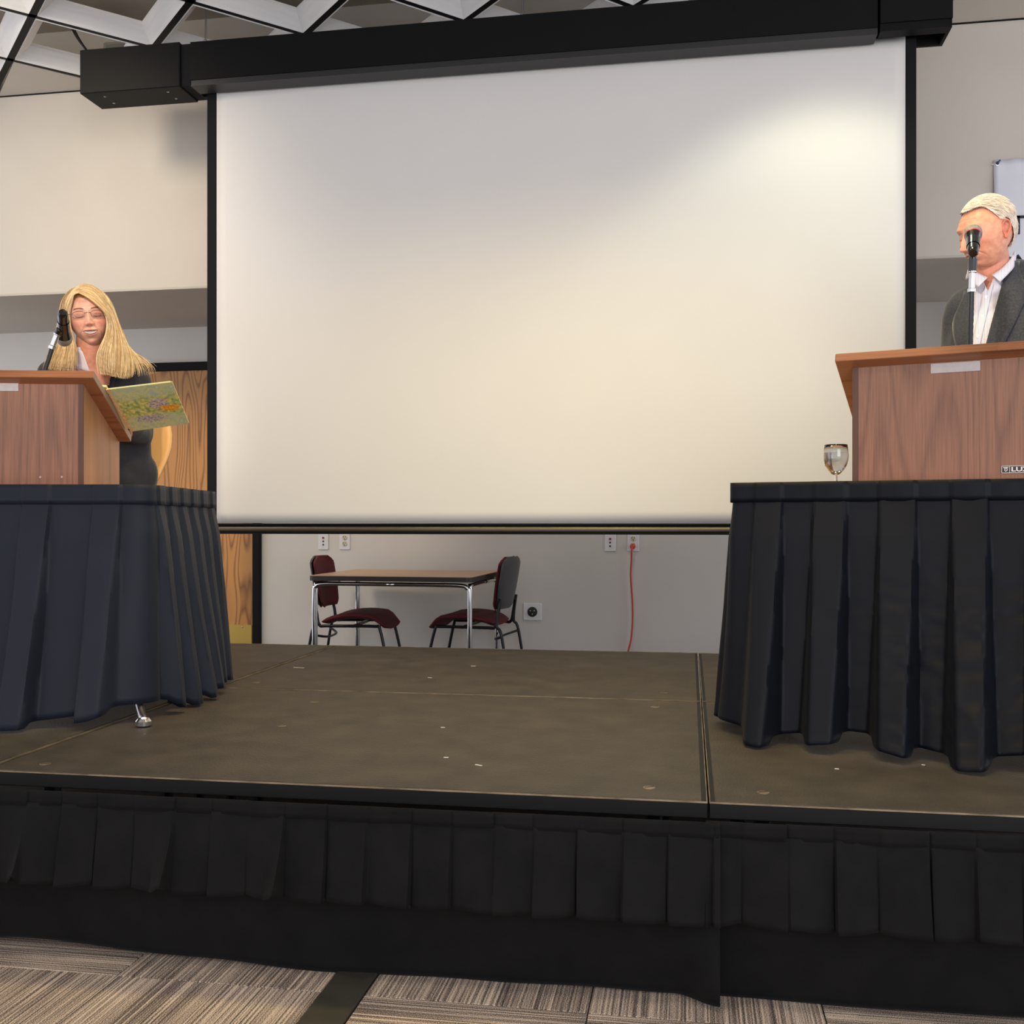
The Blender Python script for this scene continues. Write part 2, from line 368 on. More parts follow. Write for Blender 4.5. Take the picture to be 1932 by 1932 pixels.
def control(x, z, label):
    e = plate('control_plate', x, z, .069, .118, label, 'wall plate', 'white audio control plates')
    for dz, c, sz in ((.017, 'led', .0065), (-.005, 'hole', .005), (-.027, 'hole', .0048)):
        MB().box((-sz, -.0105, dz-sz), (sz, -.007, dz+sz), bev=.001).build('push_button', M[c], e)
    for dz in (.042, -.045): MB().lathe([(.002, 0), (.002, .0012)], 8, M=Matrix.Translation((0, -.007, dz)) @ RX).build('plate_screw', M['steel'], e)
control(-2.308, .937, 'white control plate with red button left of the wall outlet')
outlet(-2.165, .937, 'white duplex wall outlet without any plug, above the left red chair')
control(-.474, .935, 'white control plate with red button beside the outlet holding orange plug')
outlet(-.334, .935, 'white duplex wall outlet with the orange cord plugged in')
e = plate('round_outlet', -.954, .50, .113, .105, 'square white plate with one round black socket low on wall', 'wall outlet')
MB().lathe([(.031, 0), (.031, .004), (.027, .005)], 28, M=Matrix.Translation((0, -.007, 0)) @ RX).build('socket_face', M['hole'], e, 30)
for a in (30, 150, 270): MB().box((-.003, -.0135, -.003), (.003, -.012, .004), M=Matrix.Translation((.014*math.cos(R(a)), 0, .014*math.sin(R(a))))).build('socket_slot', M['ivory'], e)
# orange extension cord
cd = empty('extension_cord', (-.337, YL-.012, .907), 0, 'orange-red extension cord hanging from the wall outlet to the floor', 'cord')
MB().lathe([(.009, 0), (.0165, .003), (.0165, .018), (.011, .03), (.007, .034)], 16, M=RX).build('plug', M['cord'], cd, 40)
pts = [(0, -.03, 0), (-.004, -.045, -.03), (-.006, -.04, -.09), (-.010, -.035, -.17), (-.006, -.03, -.25), (0, -.03, -.33), (.002, -.03, -.41), (-.002, -.03, -.5), (-.010, -.03, -.57), (-.022, -.032, -.62), (-.035, -.04, -.68), (-.06, -.06, -.8), (-.14, -.12, -.893), (-.3, -.25, -.897)]
MB().tube(spline(pts, 6), .0055, 8).build('cable', M['cord'], cd, True)

# ------------------------------------------------------------------ projection screen
ps = empty('projection_screen', (-.9, 4.69, 3.13), 0, 'large white pull-down projection screen in a long black ceiling housing', 'projection screen')
def W2(o, m): return m   # marker
O = Vector((-.9, 4.69, 3.13))
def bx(a, b, **k): return MB().box(tuple(Vector(a)-O), tuple(Vector(b)-O), **k)
h = bx((-2.335, 4.60, 3.155), (.79, 4.612, 3.335)); h.box(*[tuple(Vector(q)-O) for q in ((-2.335, 4.612, 3.323), (.79, 4.78, 3.335))]); h.box(*[tuple(Vector(q)-O) for q in ((-2.335, 4.768, 3.155), (.79, 4.78, 3.323))])
h.build('housing', M['black'], ps)
lp = bx((-2.335, 4.606, 3.128), (.79, 4.70, 3.156)); lp.build('housing_lip', mat('dark_lip', '222224', .5), ps)
bx((-2.335, 4.735, 3.128), (.79, 4.772, 3.156)).build('housing_lip', M['black'], ps)
bx((-2.904, 4.592, 3.125), (-2.385, 4.785, 3.338), bev=.004).build('motor_housing', M['black'], ps)
bx((-2.387, 4.606, 3.132), (-2.333, 4.78, 3.33)).build('joint_strip', M['blackmatte'], ps)
bx((.80, 4.592, 3.168), (1.09, 4.606, 3.345)).build('end_housing', M['black'], ps)
eh = bx((.80, 4.606, 3.333), (1.09, 4.785, 3.345)); eh.box(*[tuple(Vector(q)-O) for q in ((1.076, 4.606, 3.135), (1.09, 4.785, 3.333))]); eh.box(*[tuple(Vector(q)-O) for q in ((.80, 4.77, 3.135), (1.076, 4.785, 3.333))]); eh.box(*[tuple(Vector(q)-O) for q in ((.80, 4.60, 3.135), (1.076, 4.66, 3.168))])
eh.build('end_cap', M['black'], ps)
for x_, y_ in ((-2.80, 4.72), (-2.47, 4.72), (-2.80, 4.64), (-2.47, 4.64)): MB().lathe([(.006, 0), (.006, -.002), (.003, -.003)], 10, M=Matrix.Translation(Vector((x_, y_, 3.125))-O)).build('housing_screw', M['steel'], ps)
NX = 60; NZ = 40
g = [[tuple(Vector((-2.258+3.183*i/NX, 4.72+.004*math.sin(i*.35)*(j/NZ), 3.16-2.11*j/NZ))-O) for i in range(NX+1)] for j in range(NZ+1)]
MB().grid(g).build('screen_cloth', M['screen'], ps, True, solid=.0015)
for a, b in ((-2.307, -2.258), (.925, .970)): bx((a, 4.7185, 1.045), (b, 4.7205, 3.15)).build('black_border', M['blackmatte'], ps)
bb = MB().tube([tuple(Vector((x_, 4.72, 1.0235))-O) for x_ in (-2.32, .985)], .021, 18, flat=.75); bb.build('bottom_bar', M['barmetal'], ps, 40)
bx((-2.32, 4.700, 1.0405), (.985, 4.74, 1.0485)).build('bar_channel', M['black'], ps); bx((-2.32, 4.703, .998), (.985, 4.738, 1.006)).build('bar_channel', M['black'], ps)
for x_ in (-2.30, -.75, .72):
    hk = MB().tube([Vector(p)-O for p in spline([(x_, 4.69, 3.338), (x_+.012, 4.69, 3.355), (x_-.012, 4.69, 3.365), (x_-.004, 4.69, 3.385), (x_, 4.69, 3.42), (x_, 4.69, 3.80)], 5)], .005, 8).lathe([(.014, 3.338), (.014, 3.344), (.008, 3.35)], 12, M=Matrix.Translation((x_+.9, 0, -3.13)))
    hk.build('hanger_hook', M['steel'], ps, 40)
ww = tag(MB().tube(spline([(-3.02, 4.62, 3.79), (-3.0, 4.63, 3.60), (-2.97, 4.65, 3.47), (-2.93, 4.67, 3.39), (-2.885, 4.70, 3.33)], 8), .006, 7).tube(spline([(-3.035, 4.61, 3.79), (-3.02, 4.63, 3.6), (-2.985, 4.65, 3.48), (-2.94, 4.67, 3.40), (-2.88, 4.71, 3.335)], 8), .004, 7).build('ceiling_cable', M['black'], None, True), 'pair of black wires drooping from the ceiling into the screen housing', 'cable')
jb = empty('junction_box', (-3.05, 5.28, 3.62), 0, 'grey metal duct box above the ceiling grid behind the screen housing', 'duct box')
MB().box((-.11, -.06, -.08), (.03, .018, .06), bev=.004).build('box_body', mat('galvanised', 'a8a49d', .5, metal=.4), jb); MB().box((.034, -.05, -.08), (.13, .018, .05), bev=.004).build('box_body', mat('galvanised', 'a8a49d', .5, metal=.4), jb)
MB().box((-.095, -.064, -.065), (.015, -.06, .045), bev=.002).build('box_lid', mat('galvanised', '8f8c86', .5, metal=.4), jb)

# ------------------------------------------------------------------ stage decks
ZD = .445
def deck(x0, x1, y0, y1, label, bolts=()):
    e = empty('stage_deck', ((x0+x1)/2, (y0+y1)/2, 0), 0, label, 'stage deck', 'stage deck units')
    a, b = (x1-x0)/2-.002, (y1-y0)/2-.002
    MB().box((-a+.012, -b+.012, ZD-.03), (a-.012, b-.012, ZD), bev=.0015).build('deck_surface', M['deck'], e)
    fr = MB().box((-a, -b, ZD-.036), (a, -b+.012, ZD-.003), bev=.0015).box((-a, b-.012, ZD-.036), (a, b, ZD-.003), bev=.0015).box((-a, -b+.012, ZD-.036), (-a+.012, b-.012, ZD-.003)).box((a-.012, -b+.012, ZD-.036), (a, b-.012, ZD-.003))
    fr.build('edge_frame', M['decktrim'], e)
    lp = MB().box((-a, -b, ZD-.003), (a, -b+.002, ZD+.0006)).box((-a, b-.002, ZD-.003), (a, b, ZD+.0006)).box((-a, -b+.002, ZD-.003), (-a+.002, b-.002, ZD+.0006)).box((a-.002, -b+.002, ZD-.003), (a, b-.002, ZD+.0006))
    lp.build('edge_lip', M['alu'], e)
    for sx in (-1, 1):
        for sy in (-1, 1): MB().tube([(sx*(a-.12), sy*(b-.12), 0), (sx*(a-.12), sy*(b-.12), ZD-.03)], .02, 8).build('leg', M['frame'], e, 40)
    for bx_, by_ in bolts:
        f = MB().lathe([(.014, 0), (.014, .0012), (.010, .002)], 16, M=Matrix.Translation((bx_-(x0+x1)/2, by_-(y0+y1)/2, ZD))).build('lock_bolt', M['alu'], e, 30)
        MB().box((-.011, -.002, .002), (.011, .002, .0026), M=Matrix.Translation((bx_-(x0+x1)/2, by_-(y0+y1)/2, ZD)) @ Matrix.Rotation(.5, 4, 'Z')).build('bolt_slot', M['hole'], f)
    return e
XS = [-3.50, -1.727, .042, 1.815]; YS = [2.297, 3.592, 4.91]
deck(XS[0], XS[1], YS[0], YS[1], 'dark stage deck under the left skirted table')
deck(XS[1], XS[2], YS[0], YS[1], 'dark stage deck in the middle of the stage front', [(-1.60, 2.38), (-.09, 2.40), (-1.2, 2.94), (-.11, 3.45), (-1.25, 3.35)])
deck(XS[2], XS[3], YS[0], YS[1], 'dark stage deck under the right skirted table', [(.165, 2.40), (.17, 3.45)])
deck(XS[0], XS[1], YS[1], YS[2], 'dark rear stage deck below the oak door')
deck(XS[1], XS[2], YS[1], YS[2], 'dark rear stage deck in front of the small table and red chairs', [(-1.62, 3.72), (-.09, 3.74)])
deck(XS[2], XS[3], YS[1], YS[2], 'dark rear stage deck behind the right skirted table')
for i, (x_, y_, w_) in enumerate([(-1.61, 4.13, .05), (-1.0, 3.95, .018), (-.72, 3.0, .012), (-.52, 2.55, .02), (-.62, 2.62, .012), (.36, 2.66, .01), (.58, 2.74, .008), (-.9, 4.3, .02), (-1.9, 3.0, .012)]):
    lab = ['long thin paper scrap near the rear of the middle deck', 'paper fleck on the rear middle deck', 'tiny paper fleck on the middle deck near its centre', 'pale paper fleck near the front edge of the middle deck', 'tiny pale fleck behind the paper fleck at the middle deck front', 'tiny white fleck on deck before the right table', 'tiny white fleck close to the right table skirt hem', 'pale scrap near the back edge of the rear middle deck', 'tiny fleck in front of the left table skirt'][i]
    o = MB().box((-w_/2, -.002, 0), (w_/2, .002, .0012)).build('paper_scrap', M['paper']); o.location = (x_, y_, ZD); o.rotation_euler = (0, 0, random.uniform(-.5, .5)); tag(o, lab, 'paper scrap', 'paper scraps on the stage')

# ------------------------------------------------------------------ cloth generators
def sstep(a, b, x):
    if a == b: return 0. if x < a else 1.
    t = min(1, max(0, (x-a)/(b-a))); return t*t*(3-2*t)
def path_pts(P, rad, step):
    """polyline in plan with rounded corners, resampled; returns [(s, x, y, nx, ny)]"""
    out = []
    P = [Vector(p) for p in P]
    if len(P) == 3:
        d1 = (P[1]-P[0]).normalized(); d2 = (P[2]-P[1]).normalized(); a = P[1]-d1*rad; b = P[1]+d2*rad
        Q = [P[0], a]+[((1-t)**2*a+2*t*(1-t)*P[1]+t*t*b) for t in [k/8 for k in range(1, 8)]]+[b, P[2]]
    else: Q = P
    seg = [(Q[i+1]-Q[i]).length for i in range(len(Q)-1)]; tot = sum(seg); n = int(tot/step); i = 0; acc = 0
    for k in range(n+1):
        s_ = tot*k/n
        while i < len(seg)-1 and s_ > acc+seg[i]: acc += seg[i]; i += 1
        p = Q[i].lerp(Q[i+1], (s_-acc)/seg[i]); out.append([s_, p.x, p.y])
    m = len(out); res = []
    w = 4
    for k in range(m):
        a = out[max(0, k-w)]; b = out[min(m-1, k+w)]; t = Vector((b[1]-a[1], b[2]-a[2])).normalized(); res.append((out[k][0], out[k][1], out[k][2], t.y, -t.x))
    return res
def drape(name, parent, m, path, ztop, zbot, off, nz=26, solid=.0018):
    """off(s, t) -> outward offset; zbot(s) hem height"""
    rows = []
    for j in range(nz+1):
        t = j/nz; row = []
        for s_, x, y, nx, ny in path:
            o = off(s_, t); zb = zbot(s_); row.append((x+nx*o, y+ny*o, ztop+(zb-ztop)*t))
        rows.append(row)
    return MB().grid(rows).build(name, m, parent, 50, solid=solid)
def raised(iv, s_, w):
    return max([0]+[min(sstep(a-w/2, a+w/2, s_), 1-sstep(b-w/2, b+w/2, s_)) for a, b in iv])
def N1(x, y=0, z=0): return noise.noise(Vector((x, y, z)))

# ------------------------------------------------------------------ skirted banquet tables
def table(C, rot, w, d, zt, left, label):
    """C = the front corner seen in the photograph; left: table extends to the left of it"""
    e = empty('banquet_table', (C[0], C[1], ZD+.001), rot, label, 'table')
    x0, x1 = (-w, 0) if left else (0, w); h = zt-ZD
    MB().box((x0+.02, .004, h-.03), (x1-.02, d, h), bev=.003).build('table_top', M['tabletop'], e)
    for lx in (x0+.14, x1-.14):
        for ly in (.1, d-.1):
            fx, fy = (lx, ly) if not (left and lx > -.5 and ly < .2) else (.03, -.118)
            lg = MB().tube([(fx, fy, .02), (lx, ly, h-.03)] if fx == lx else [(fx, fy, .016), (fx-.02, fy+.05, .016), (fx-.05, fy+.10, .06), (lx, ly, .25), (lx, ly, h-.03)], .012, 10).build('leg', M['steel'], e, 40)
            MB().lathe([(.02, 0), (.024, .004), (.024, .016), (.017, .024)], 16, M=Matrix.Translation((fx, fy, 0))).build('foot', M['chrome'], lg, 40)
        MB().tube([(lx, .1, h-.2), (lx, d-.1, h-.2)], .01, 8).build('leg_brace', M['steel'], e)
    return e
def rv(a): return Vector((math.cos(R(a)), math.sin(R(a))))
ZT = 1.165
# left
CL = Vector((-1.655, 2.975)); aL = 11
tabL = table(CL, aL, 1.83, .76, ZT, True, 'left banquet table hidden under navy skirting, carrying the left lectern')
# the glide that peeks out below the hem
kids = [c for c in tabL.children if c.name.startswith('leg')]
pL = path_pts([CL-rv(aL)*1.83, CL, CL+rv(aL+90)*.74], .05, .006)
ivL = []
s0 = 1.83-.045; 
for k in range(9): ivL.append((s0-.115-k*.215, s0-.03-k*.215))
for k in range(6): ivL.append((1.83+.045+k*.125, 1.83+.105+k*.125))
def offL(s_, t):
    r = raised(ivL, s_, .004+.022*t); fl = .115-.085*sstep(1.72, 1.9, s_)
    return .002+.014*min(1, t*5)+r*(.005+.055*t)+fl*t*(.55+.45*t)-.012*t*(1-r)+.022*t*t*math.sin(s_*9+.7)+.006*t*N1(s_*12, t*2)
skL = empty('table_skirt', (0, 0, 0), 0, 'navy black pleated skirting around the left table', 'table skirt')
drape('pleated_drape', skL, M['skirtL'], pL, ZT-.02, lambda s_: .462+.018*sstep(.12, .04, abs(s_-1.82))+.010*math.sin(s_*11+1)+(.012 if raised(ivL, s_, .01) < .5 else 0), offL, 30)
drape('header_band', skL, M['skirtL'], pL, ZT+.006, lambda s_: ZT-.055, lambda s_, t: .010+raised(ivL, s_, .003)*.007+.003*t, 4, .002)
# right
CR = Vector((.131, 3.135)); aR = -14
tabR = table(CR, aR, 1.83, .76, ZT, False, 'right banquet table hidden under black skirting, carrying the right lectern')
pR = path_pts([CR+rv(aR+90)*.74, CR, CR+rv(aR)*1.75], .02, .006)
c0 = .74
ivR = [(c0+.055, c0+.135), (c0+.222, c0+.312), (c0+.40, c0+.495), (c0+.585, c0+.675), (c0+.77, c0+.86), (c0+.95, c0+1.04), (c0+1.13, c0+1.22), (c0+1.31, c0+1.4), (.08, .17), (.27, .36), (.45, .54), (.62, .70)]
def offR(s_, t):
    r = raised(ivR, s_, .004+.040*t); u_ = max(0, s_-c0); fl = .025+.135*sstep(c0-.05, c0+.12, s_)+.10*sstep(c0+.1, c0+.9, s_)
    wr = sstep(.12, .7, u_)*sstep(.15, .6, t)
    crease = .006*wr*(.4-abs(N1(s_*7+t*10, t*16-s_*4, 2)))*2+.004*wr*(.3-abs(N1(s_*12-t*9, t*20+s_*6, 5)))*2
    return .002+.012*min(1, t*5)+r*(.005+.073*t)*(.35+.65*sstep(c0-.02, c0+.05, s_))+fl*t*(.5+.5*t)-.022*t*(1-r)+.018*t*t*math.sin(s_*10)+crease+.012*sstep(.75, 1, t)*N1(s_*7, 3, 1)
skR = empty('table_skirt', (0, 0, 0), 0, 'black pleated and creased skirting around the right table', 'table skirt')
drape('pleated_drape', skR, M['skirtR'], pR, ZT-.02, lambda s_: .463+.012*math.sin(s_*13)+(.018 if raised(ivR, s_, .01) < .5 else 0), offR, 60)
drape('header_band', skR, M['skirtR'], pR, ZT+.006, lambda s_: ZT-.052, lambda s_, t: .012+raised(ivR, s_, .003)*.006+.002*math.sin(s_*70)*.5, 4, .002)

# ------------------------------------------------------------------ stage skirting
def stage_skirt(x0, x1, yoff, label, seed, curl):
    e = empty('stage_skirt', (0, 0, 0), 0, label, 'stage skirt')
    path = path_pts([(x0, 2.292-yoff), (x1, 2.292-yoff)], 0, .004)
    rnd = random.Random(seed); per = []; s_ = -.02
    L_ = x1-x0
    while s_ < L_:
        w_ = rnd.uniform(.088, .103); per.append((s_, s_+w_, rnd.uniform(.6, 1.25), rnd.uniform(-.5, .5), rnd.random())); s_ += w_
    def cell(q):
        for c in per:
            if c[0] <= q < c[1]: return c
        return per[-1]
    def vo(q, t):
        c = cell(q); f = (q-c[0])/(c[1]-c[0]); base = .010+.012*t
        saw = (1-f)**1.6 if c[4] < .5 else (f)**1.6
        lift = .035*t*t*max(0, f-.55)*2.2 if c[4] > .86 else 0
        edge = sstep(0, .025, f)*(1-sstep(.975, 1, f))
        return base+c[2]*(.006+.026*t)*(.3+.7*saw)*edge+.004*t*t*math.sin(f*math.pi)*c[2]+lift+.003*N1(q*30, t*3, seed)
    def vz(q):
        c = cell(q); f = (q-c[0])/(c[1]-c[0]); return .196+.012*c[3]*(f-.5)*2-.002*math.sin(f*math.pi)+.008*(c[2]-.9)+(.03*max(0, f-.6)*2 if c[4] > .86 else 0)+.004*N1(q*5, seed)
    drape('valance', e, M['stageskirt'], path, .382, vz, vo, 16, .0015)
    hd = lambda q, t: .0115+.003*(1 if cell(q)[4] > .5 else 0)+.002*t*N1(q*25, seed)+.0035*sstep(.0, .06, (q-cell(q)[0])/(cell(q)[1]-cell(q)[0]))
    drape('header_band', e, M['stageskirt'], path, .411, lambda q: .376+.001*math.sin(q*30), hd, 3, .0015)
    def lo(q, t):
        c_ = curl*sstep(L_-.10, L_, q)
        return .004-.055*t*(.4+.6*t)+.012*t*N1(q*2.2, t, seed+3)+.010*t*t*math.sin(q*5+seed)+c_*t*t*(.05+.012*math.sin(t*9))
    drape('skirt_panel', e, M['stageskirt'], path, .37, lambda q: .010+.009*math.sin(q*3.1+seed)+.006*N1(q*4, 7), lo, 20, .0015)
    return e
stage_skirt(-3.2, .066, .012, 'long black pleated stage skirting below the left and middle decks', 3, 1)
stage_skirt(.035, 2.2, .0, 'black pleated stage skirting below the right deck', 11, 0)

# ------------------------------------------------------------------ lecterns
def lectern(C, rot, left, label):
    e = empty('tabletop_lectern', (C[0], C[1], ZT), rot, label, 'lectern')
    x0, x1 = (-.62, 0) if left else (0, .62); T = .017; H0, DP = .349, .385; sl_ = .415
    def zt(y): return H0-y*sl_
    MB().box((x0+T, 0, 0), (x1-T, .016, H0-.002)).build('front_panel', M['lect'], e)
    for a in (x0, x1-T):
        p = MB(); p.add([(x, y, z) for x in (a, a+T) for y, z in ((.002, 0), (DP, 0), (DP, zt(DP)), (.002, H0))], [(0, 1, 2, 3), (7, 6, 5, 4), (0, 4, 5, 1), (1, 5, 6, 2), (2, 6, 7, 3), (3, 7, 4, 0)])
        q = p.build('side_panel', M['lectside'], e)
        MB().box((a, -.001, 0), (a+T, .002, H0-.002)).build('edge_band', M['lectedge'], q)
    MB().box((x0+T, .08, .0), (x1-T, DP-.03, .016)).build('bottom_shelf', M['lectside'], e)
    # slanted reading top
    ang = -math.atan(sl_); Mx = Matrix.Translation((0, -.03, H0+.030)) @ Matrix.Rotation(ang, 4, 'X')
    tp = MB().box((x0-.042, 0, -.026), (x1+.042, .455, 0), bev=.0015, M=Mx).build('slanted_top', M['lecttop'], e)
    MB().box((x0-.0425, .445, 0), (x1+.0425, .46, .016), M=Mx).build('paper_stop', M['lecttop'], tp)
    [MB().box((a, .001, -.024), (a+.0005, .454, -.002), M=Mx).build('edge_band', M['slabedge'] if left else M['lecttop'], tp) for a in (x0-.0425, x1+.042)]
    return e
CLl = (-1.944, 3.097); CRl = (.469, 3.144)
lecL = lectern(CLl, 14, True, 'walnut tabletop lectern on the left table, in front of the woman')
lecR = lectern(CRl, -17, False, 'walnut tabletop lectern on the right table, in front of the man')
MB().box((-.335, -.003, .314), (-.205, 0, .341), bev=.001).build('name_strip', M['acrylic'], lecL)
for dx, dz in ((-.069, .037), (-.137, .036)): MB().lathe([(.0035, 0), (.0035, .0012)], 10, M=Matrix.Translation((dx, 0, dz)) @ RX).build('screw_cap', M['acrylic'], lecL)
MB().box((.212, -.003, .308), (.340, 0, .336), bev=.001).build('name_strip', M['acrylic'], lecR)
# maker's plaque
pq = MB().box((.443, -.003, .030), (.57, 0, .0495), bev=.0008).build('brand_plaque', mat('plaque_dark', '2a2322', .4), lecR)
rim = MB()
for a, b in (((.443, .030), (.57, .0312)), ((.443, .0483), (.57, .0495)), ((.443, .030), (.4442, .0495)), ((.5688, .030), (.57, .0495)), ((.4625, .030), (.4637, .0495))): rim.box((a[0], -.0036, a[1]), (b[0], -.003, b[1]))
white = mat('plaque_white', 'e6e0da', .5); rim.build('plaque_border', white, pq)
def text(name, body, size, loc, rotz, m, parent, bold=0, xs=1):
    cu = bpy.data.curves.new(name, 'FONT'); cu.body = body; cu.size = size; cu.extrude = .0002; cu.offset = bold
    t = bpy.data.objects.new(name, cu); COL.objects.link(t); dg = bpy.context.evaluated_depsgraph_get(); me = bpy.data.meshes.new_from_object(t.evaluated_get(dg)); bpy.data.objects.remove(t)
    o = link(name, me, m, parent); o.location = loc; o.rotation_euler = (R(90), 0, rotz); o.scale = (xs, 1, 1); return o
text('plaque_lettering', 'LUXOR', .0165, (.4665, -.0034, .0345), 0, white, pq, .0005, 1.45)
em = MB().box((.447, -.0036, .044), (.4595, -.003, .0463)).box((.4505, -.0036, .036), (.4525, -.003, .0463)).tube([(.4535, -.0033, .0425), (.4572, -.0033, .0415), (.4572, -.0033, .0375), (.4525, -.0033, .034)], .0011, 6)
em.build('plaque_emblem', white, pq)
pq.location = (-.050, 0, -.006)

# ------------------------------------------------------------------ microphones
micgrille = mat('mic_grille', '9a9a98', .4, metal=.8, bump=1, bscale=900)
glossblack = mat('gloss_black', '0f0f11', .22, coat=.4)
redring = mat('red_ring', 'c8303a', .4)
def aim(o_, d_): return Matrix.Translation(o_) @ Vector(d_).to_track_quat('Z', 'Y').to_matrix().to_4x4()
def mic(name, neck, tube, clip, butt, head, red, label):
    e = empty('gooseneck_microphone', neck[0], 0, label, 'microphone'); o = Vector(neck[0])
    npts = spline([Vector(p)-o for p in neck], 12); m = MB(); 
    m.tube(npts, [.0072+.0007*(k % 2) for k in range(len(npts))], 12).build('gooseneck', M['frame'], e, 40)
    MB().lathe([(.022, -.004), (.022, .006), (.012, .014)], 18).build('base_flange', M['black'], e, 40)
    a, b = Vector(tube[0])-o, Vector(tube[1])-o; L_ = (b-a).length
    MB().lathe([(.0125, -.006), (.0125, .004), (.0098, .006), (.0098, L_-.006), (.0125, L_-.004), (.0125, L_)], 18, M=aim(a, b-a)).build('chrome_tube', M['chrome'], e, 40)
    b0, h0 = Vector(butt)-o, Vector(head)-o; ax = (h0-b0).normalized(); L_ = (h0-b0).length
    c = b; mid = b0+ax*L_*.42
    MB().tube([c, c.lerp(mid, .45)], [.0125, .014], 12).tube([mid-ax*.022, mid+ax*.022], [.0195, .0205], 16, caps=False).tube([c.lerp(mid, .4), c.lerp(mid, .9)], [.012, .009], 10).build('mic_clip', glossblack, e, 40)
    MB().lathe([(.004, 0), (.012, .001), (.0155, .006), (.0165, .02), (.0185, L_*.45), (.0225, L_*.68), (.0245, L_*.72), (.0245, L_*.76)], 28, M=aim(b0, ax)).build('mic_body', glossblack, e, 40)
    r0 = L_*.76
    if red: MB().lathe([(.0248, r0-.006), (.0252, r0-.004), (.0252, r0-.001), (.0248, r0)], 28, M=aim(b0, ax), capb=False, capt=False).build('red_ring', redring, e)
    MB().lathe([(.0255, r0), (.0262, r0+.004), (.0268, r0+.012), (.026, r0+.022), (.0215, r0+.033), (.012, r0+.040), (.002, r0+.042)], 28, M=aim(b0, ax)).build('grille', micgrille, e, 40)
mic('L', [(-2.152, 3.18, 1.505), (-2.142, 3.185, 1.565), (-2.130, 3.188, 1.605), (-2.118, 3.19, 1.645)], [(-2.118, 3.19, 1.645), (-2.100, 3.192, 1.690)], None, (-2.040, 3.130, 1.750), (-2.120, 3.262, 1.672), False, 'black microphone on gooseneck before the woman at the left lectern')
mic('R', [(.857, 3.385, 1.44), (.856, 3.392, 1.60), (.859, 3.393, 1.72), (.860, 3.393, 1.772)], [(.860, 3.393, 1.770), (.862, 3.393, 1.828)], None, (.848, 3.330, 1.868), (.878, 3.447, 1.970), True, 'black microphone with red ring on gooseneck before the man')

# ------------------------------------------------------------------ wine glass with water
glass = bpy.data.materials.new('clear_glass'); glass.use_nodes = True; gb = glass.node_tree.nodes['Principled BSDF']; gb.inputs['Transmission Weight'].default_value = 1; gb.inputs['Roughness'].default_value = 0; gb.inputs['IOR'].default_value = 1.45
water = bpy.data.materials.new('water'); water.use_nodes = True; gb = water.node_tree.nodes['Principled BSDF']; gb.inputs['Transmission Weight'].default_value = 1; gb.inputs['Roughness'].default_value = 0; gb.inputs['IOR'].default_value = 1.33
wg = empty('wine_glass', (.433, 3.219, ZT), 0, 'stemmed wine glass of water beside the right lectern', 'glass')
prof_o = [(.004, .030), (.012, .034), (.022, .044), (.031, .058), (.0358, .075), (.0368, .088), (.0355, .105), (.0335, .121)]
prof_i = [(r-.0012, z) for r, z in prof_o[::-1]][:-1]+[(.001, .0335)]
MB().lathe(prof_o+prof_i, 40, capb=False).build('bowl', glass, wg, True)
MB().lathe([(.0045, .0295), (.0042, .018), (.005, .008), (.012, .004), (.030, .002), (.031, 0)], 32).build('stem_and_foot', glass, wg, 60)
wt = tag(MB().lathe([(.001, .036), (.0105, .0362), (.0205, .0455), (.0293, .059), (.034, .0752), (.035, .088), (.0343, .097)], 40).build('drinking_water', water, None, 60), 'clear water inside the stemmed glass', 'water'); wt.location = (.433, 3.219, ZT)

